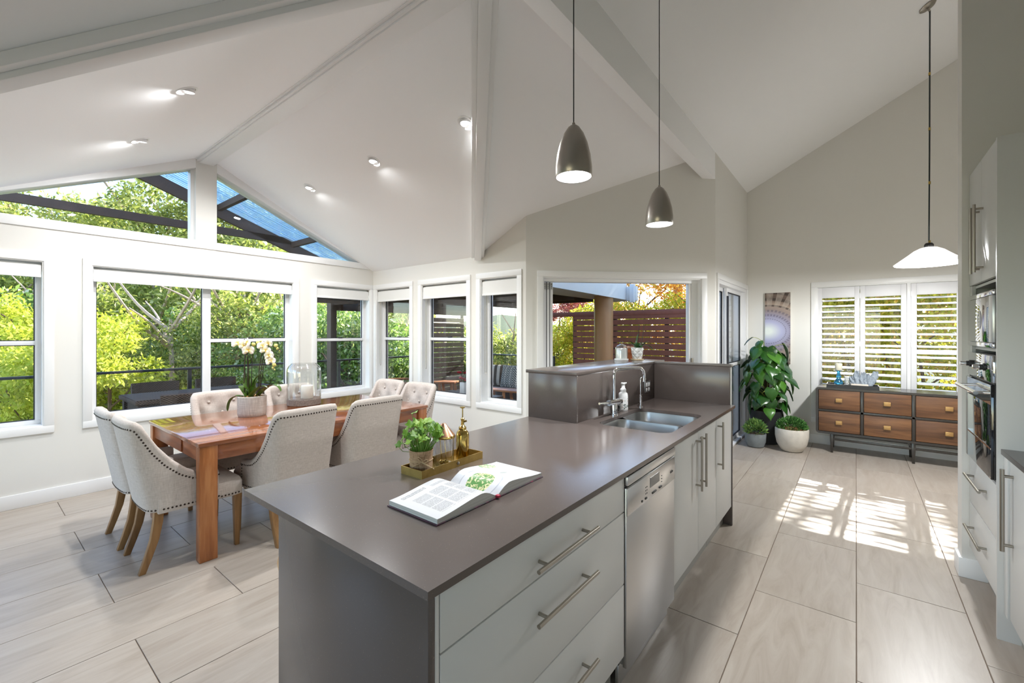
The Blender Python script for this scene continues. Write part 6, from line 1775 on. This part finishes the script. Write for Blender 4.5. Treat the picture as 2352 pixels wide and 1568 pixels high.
BARKW = M('pale_gum_bark', srgb(196, 170, 152), 0.8, var=0.3, vscale=3)
BARKD = M('brown_bark', srgb(96, 78, 62), 0.9, var=0.3, vscale=3)
def trunk_mesh(seed, H_, r0, mat, spread=1.6, base=-6.0):
    r_ = random.Random(seed); b = B()
    p = [(0, 0, base), (r_.uniform(-.2, .2), r_.uniform(-.2, .2), max(base * .4, -2.4)), (r_.uniform(-.4, .4), r_.uniform(-.4, .4), H_ * 0.0), (r_.uniform(-.5, .5), r_.uniform(-.5, .5), H_ * .7)]
    q = bez(p, 4); b.tube(q, [r0 * (1 - .75 * k / (len(q) - 1)) for k in range(len(q))], 7)
    for k in range(9):
        s = q[r_.randint(4, len(q) - 2)]; a = r_.uniform(0, 6.28); l_ = r_.uniform(.7, 1.1) * spread
        m_ = (s.x + math.cos(a) * l_ * .5, s.y + math.sin(a) * l_ * .5, s.z + l_ * .45); e = (s.x + math.cos(a) * l_, s.y + math.sin(a) * l_, s.z + l_ * r_.uniform(.7, 1.4))
        c = bez([s, m_, e], 4); b.tube(c, [r0 * .4 * (1 - .8 * i / (len(c) - 1)) for i in range(len(c))], 6)
    return b.mesh('trunk', mat, fix=False)
TRK = {'gum': trunk_mesh(1, 3.0, .16, BARKW, 2.2, -9.0), 'redbush': trunk_mesh(6, .5, .05, BARKD, .6, -4.7), 'dark': trunk_mesh(2, 2.6, .15, BARKD, 1.8, -7.5), 'bright': trunk_mesh(3, 1.2, .07, BARKD, 1.0, -6.5), 'autumn': trunk_mesh(4, 1.5, .08, BARKD, 1.2, -2.9), 'hedge': trunk_mesh(5, .8, .035, BARKD, .7, -2.0)}
TLAB = {'gum': 'olive-green gum tree with pale trunk beyond the deck railing', 'dark': 'dense dark glossy-leaved tree beyond the deck railing', 'bright': 'bright yellow-green bushy tree just beyond the railing',
        'autumn': 'tree with orange autumn leaves above the slat fence', 'hedge': 'sunlit yellow-green hedge shrub outside the shutters', 'redbush': 'low shrub with reddish leaves behind the slat fence'}
TGRP = {'hedge': 'hedge outside the shutters', 'autumn': 'autumn trees behind the fence'}
def tree(kind, x, y, z, s=1.0, rz=0.0, var=None, sz=None, label=None, group=None):
    base = 'bush' if kind in ('redbush', 'hedge') else 'tree'
    nm = {'gum': 'gum_tree', 'dark': 'evergreen_tree', 'bright': 'bushy_tree', 'autumn': 'autumn_tree', 'hedge': 'hedge_shrub', 'redbush': 'red_shrub'}[kind]
    t = thing(nm, label or TLAB[kind], base, (x, y, z), rz, group or TGRP.get(kind, 'trees beyond the deck railing'))
    t.scale = (s, s, sz or s)
    o = place('crown', CROWN[var or kind], t); o['kind'] = 'stuff'
    if kind in TRK: place('trunk', TRK[kind], t)
    return t
TR = random.Random(11)
def dirv(u): k = (u - 1176) / 1000; return (-.6199 + k * .7847, .7847 + k * .6199)
# nearer belt and taller belt of trees around the valley side
for i, u in enumerate(range(-190, 900, 108)):
    d = 14.5 + TR.uniform(-1.2, 1.5); dx, dy = dirv(u); n = 1
    kd = 'gum' if i % 3 else 'dark'
    tree(kd, dx * d, dy * d, TR.uniform(-1.6, -0.4), 1.05, TR.uniform(0, 6), TR.choice({'gum': ['gum', 'gum2'], 'dark': ['dark', 'dark2']}[kd]))
for i, u in enumerate(range(-220, 860, 120)):
    d = 21 + TR.uniform(-1.5, 2.0); dx, dy = dirv(u)
    h = 3.0 if u < 330 else 3.0
    tree('gum', dx * d, dy * d, h + TR.uniform(-1.0, .8), 1.35, TR.uniform(0, 6), TR.choice(['gum', 'gum2']))
for u, d, z, rz_ in ((395, 11.6, 0.0, 0.5), (520, 12.6, .4, 2.0)):
    dx, dy = dirv(u); tree('gum', dx * d, dy * d, z, 0.85, rz_, 'twig', label='gum tree with bare pale forked trunk close to the railing', group='pale-trunked trees by the railing')
for u, d, z in ((255, 10.2, 0.1), (40, 10.8, 0.6), (90, 10.5, -1.6), (330, 11.2, -1.6), (-40, 11.5, -.3)):
    dx, dy = dirv(u); tree('bright', dx * d, dy * d, z, 1.0, TR.uniform(0, 6))
for u, d, z, s in ((720, 12.5, -.5, .8), (800, 12.0, -.6, .8), (870, 13.5, -.9, .8), (930, 16, -2.0, .9), (1010, 16, -2.4, .9), (1090, 15, -1.8, .9), (1170, 15, -1.3, .8), (1250, 16, -1.4, .9), (1330, 17, -1.8, .9)):
    dx, dy = dirv(u); tree('dark' if u < 900 else 'gum', dx * d, dy * d, z, s, TR.uniform(0, 6))
for x, y in ((-6.6, 14.6), (-4.3, 14.2), (-2.3, 14.8)): tree('gum', x, y, 8.2, 1.1, TR.uniform(0, 6), 'gum2', label='tall gum tree added out of view to block sun from the servery', group='added sun-blocking trees behind the fence')  # crowns above the sight line, added to keep sun off servery and bar
for x, y, z in ((-3.6, 12.4, 2.2), (-5.6, 13.0, 2.0), (-2.2, 12.6, 2.4), (-0.6, 13.0, 2.2)): tree('autumn', x, y, z, 1.0, TR.uniform(0, 6))
for x, y, z in ((-6.5, 10.6, 0.75), (-5.6, 10.3, 1.2), (-4.6, 10.2, 1.25), (-3.6, 10.3, 1.3), (-2.5, 10.2, 1.35), (-1.5, 10.2, 1.1)): tree('hedge', x, y, z, .85, TR.uniform(0, 6), label='yellow-green shrub showing just above the slat fence', group='shrubs behind the slat fence')
for x, y, z in ((-6.4, 11.6, 2.35), (-7.4, 11.9, 2.3)): tree('redbush', x, y, z, .6, TR.uniform(0, 6), group='shrubs behind the slat fence')
for i, x in enumerate((-1.0, 0.0, 0.95, 1.9, 2.9)): tree('hedge', x, 9.9 + 0.35 * (i % 2), 1.35, 1.05, TR.uniform(0, 6))
for i, x in enumerate((-0.5, 0.6, 1.7, 2.7)): tree('hedge', x, 11.2, 1.6, 1.25, TR.uniform(0, 6))
tree('gum', 0.9, 16.5, 7.0, 1.0, 0.4, 'sparse', label='thin-leaved tall gum tree standing beyond the hedge', group='tall trees beyond the hedge')
tree('gum', 3.6, 16.0, 6.6, 1.0, 2.4, 'sparse', label='thin-leaved tall gum tree standing beyond the hedge', group='tall trees beyond the hedge')
# ground falling away to the valley and far hills
GRN = M('garden_ground', srgb(70, 82, 40), 0.95, var=0.4, vscale=0.8)
rows = []
for j in range(25):
    rr = 9 + 190 * (j / 24) ** 2
    row = []
    for k in range(61):
        a = R(60 + 200 * k / 60); zz = -4.5 - 2.5 * min(1, rr / 40) + (0 if rr < 60 else (rr - 60) * 0.085 * (1 + .25 * math.sin(a * 9) + .15 * math.sin(a * 23)))
        row.append((rr * math.cos(a) * 1.0 - 0, rr * math.sin(a), zz))
    rows.append(row)
o = B().grid(rows).build('valley_ground', GRN, fix=False); o['kind'] = 'structure'
o = B().box(-9.0, 8, 8.85, 19, -0.5, -0.3).build('garden_bed', GRN); o['kind'] = 'structure'
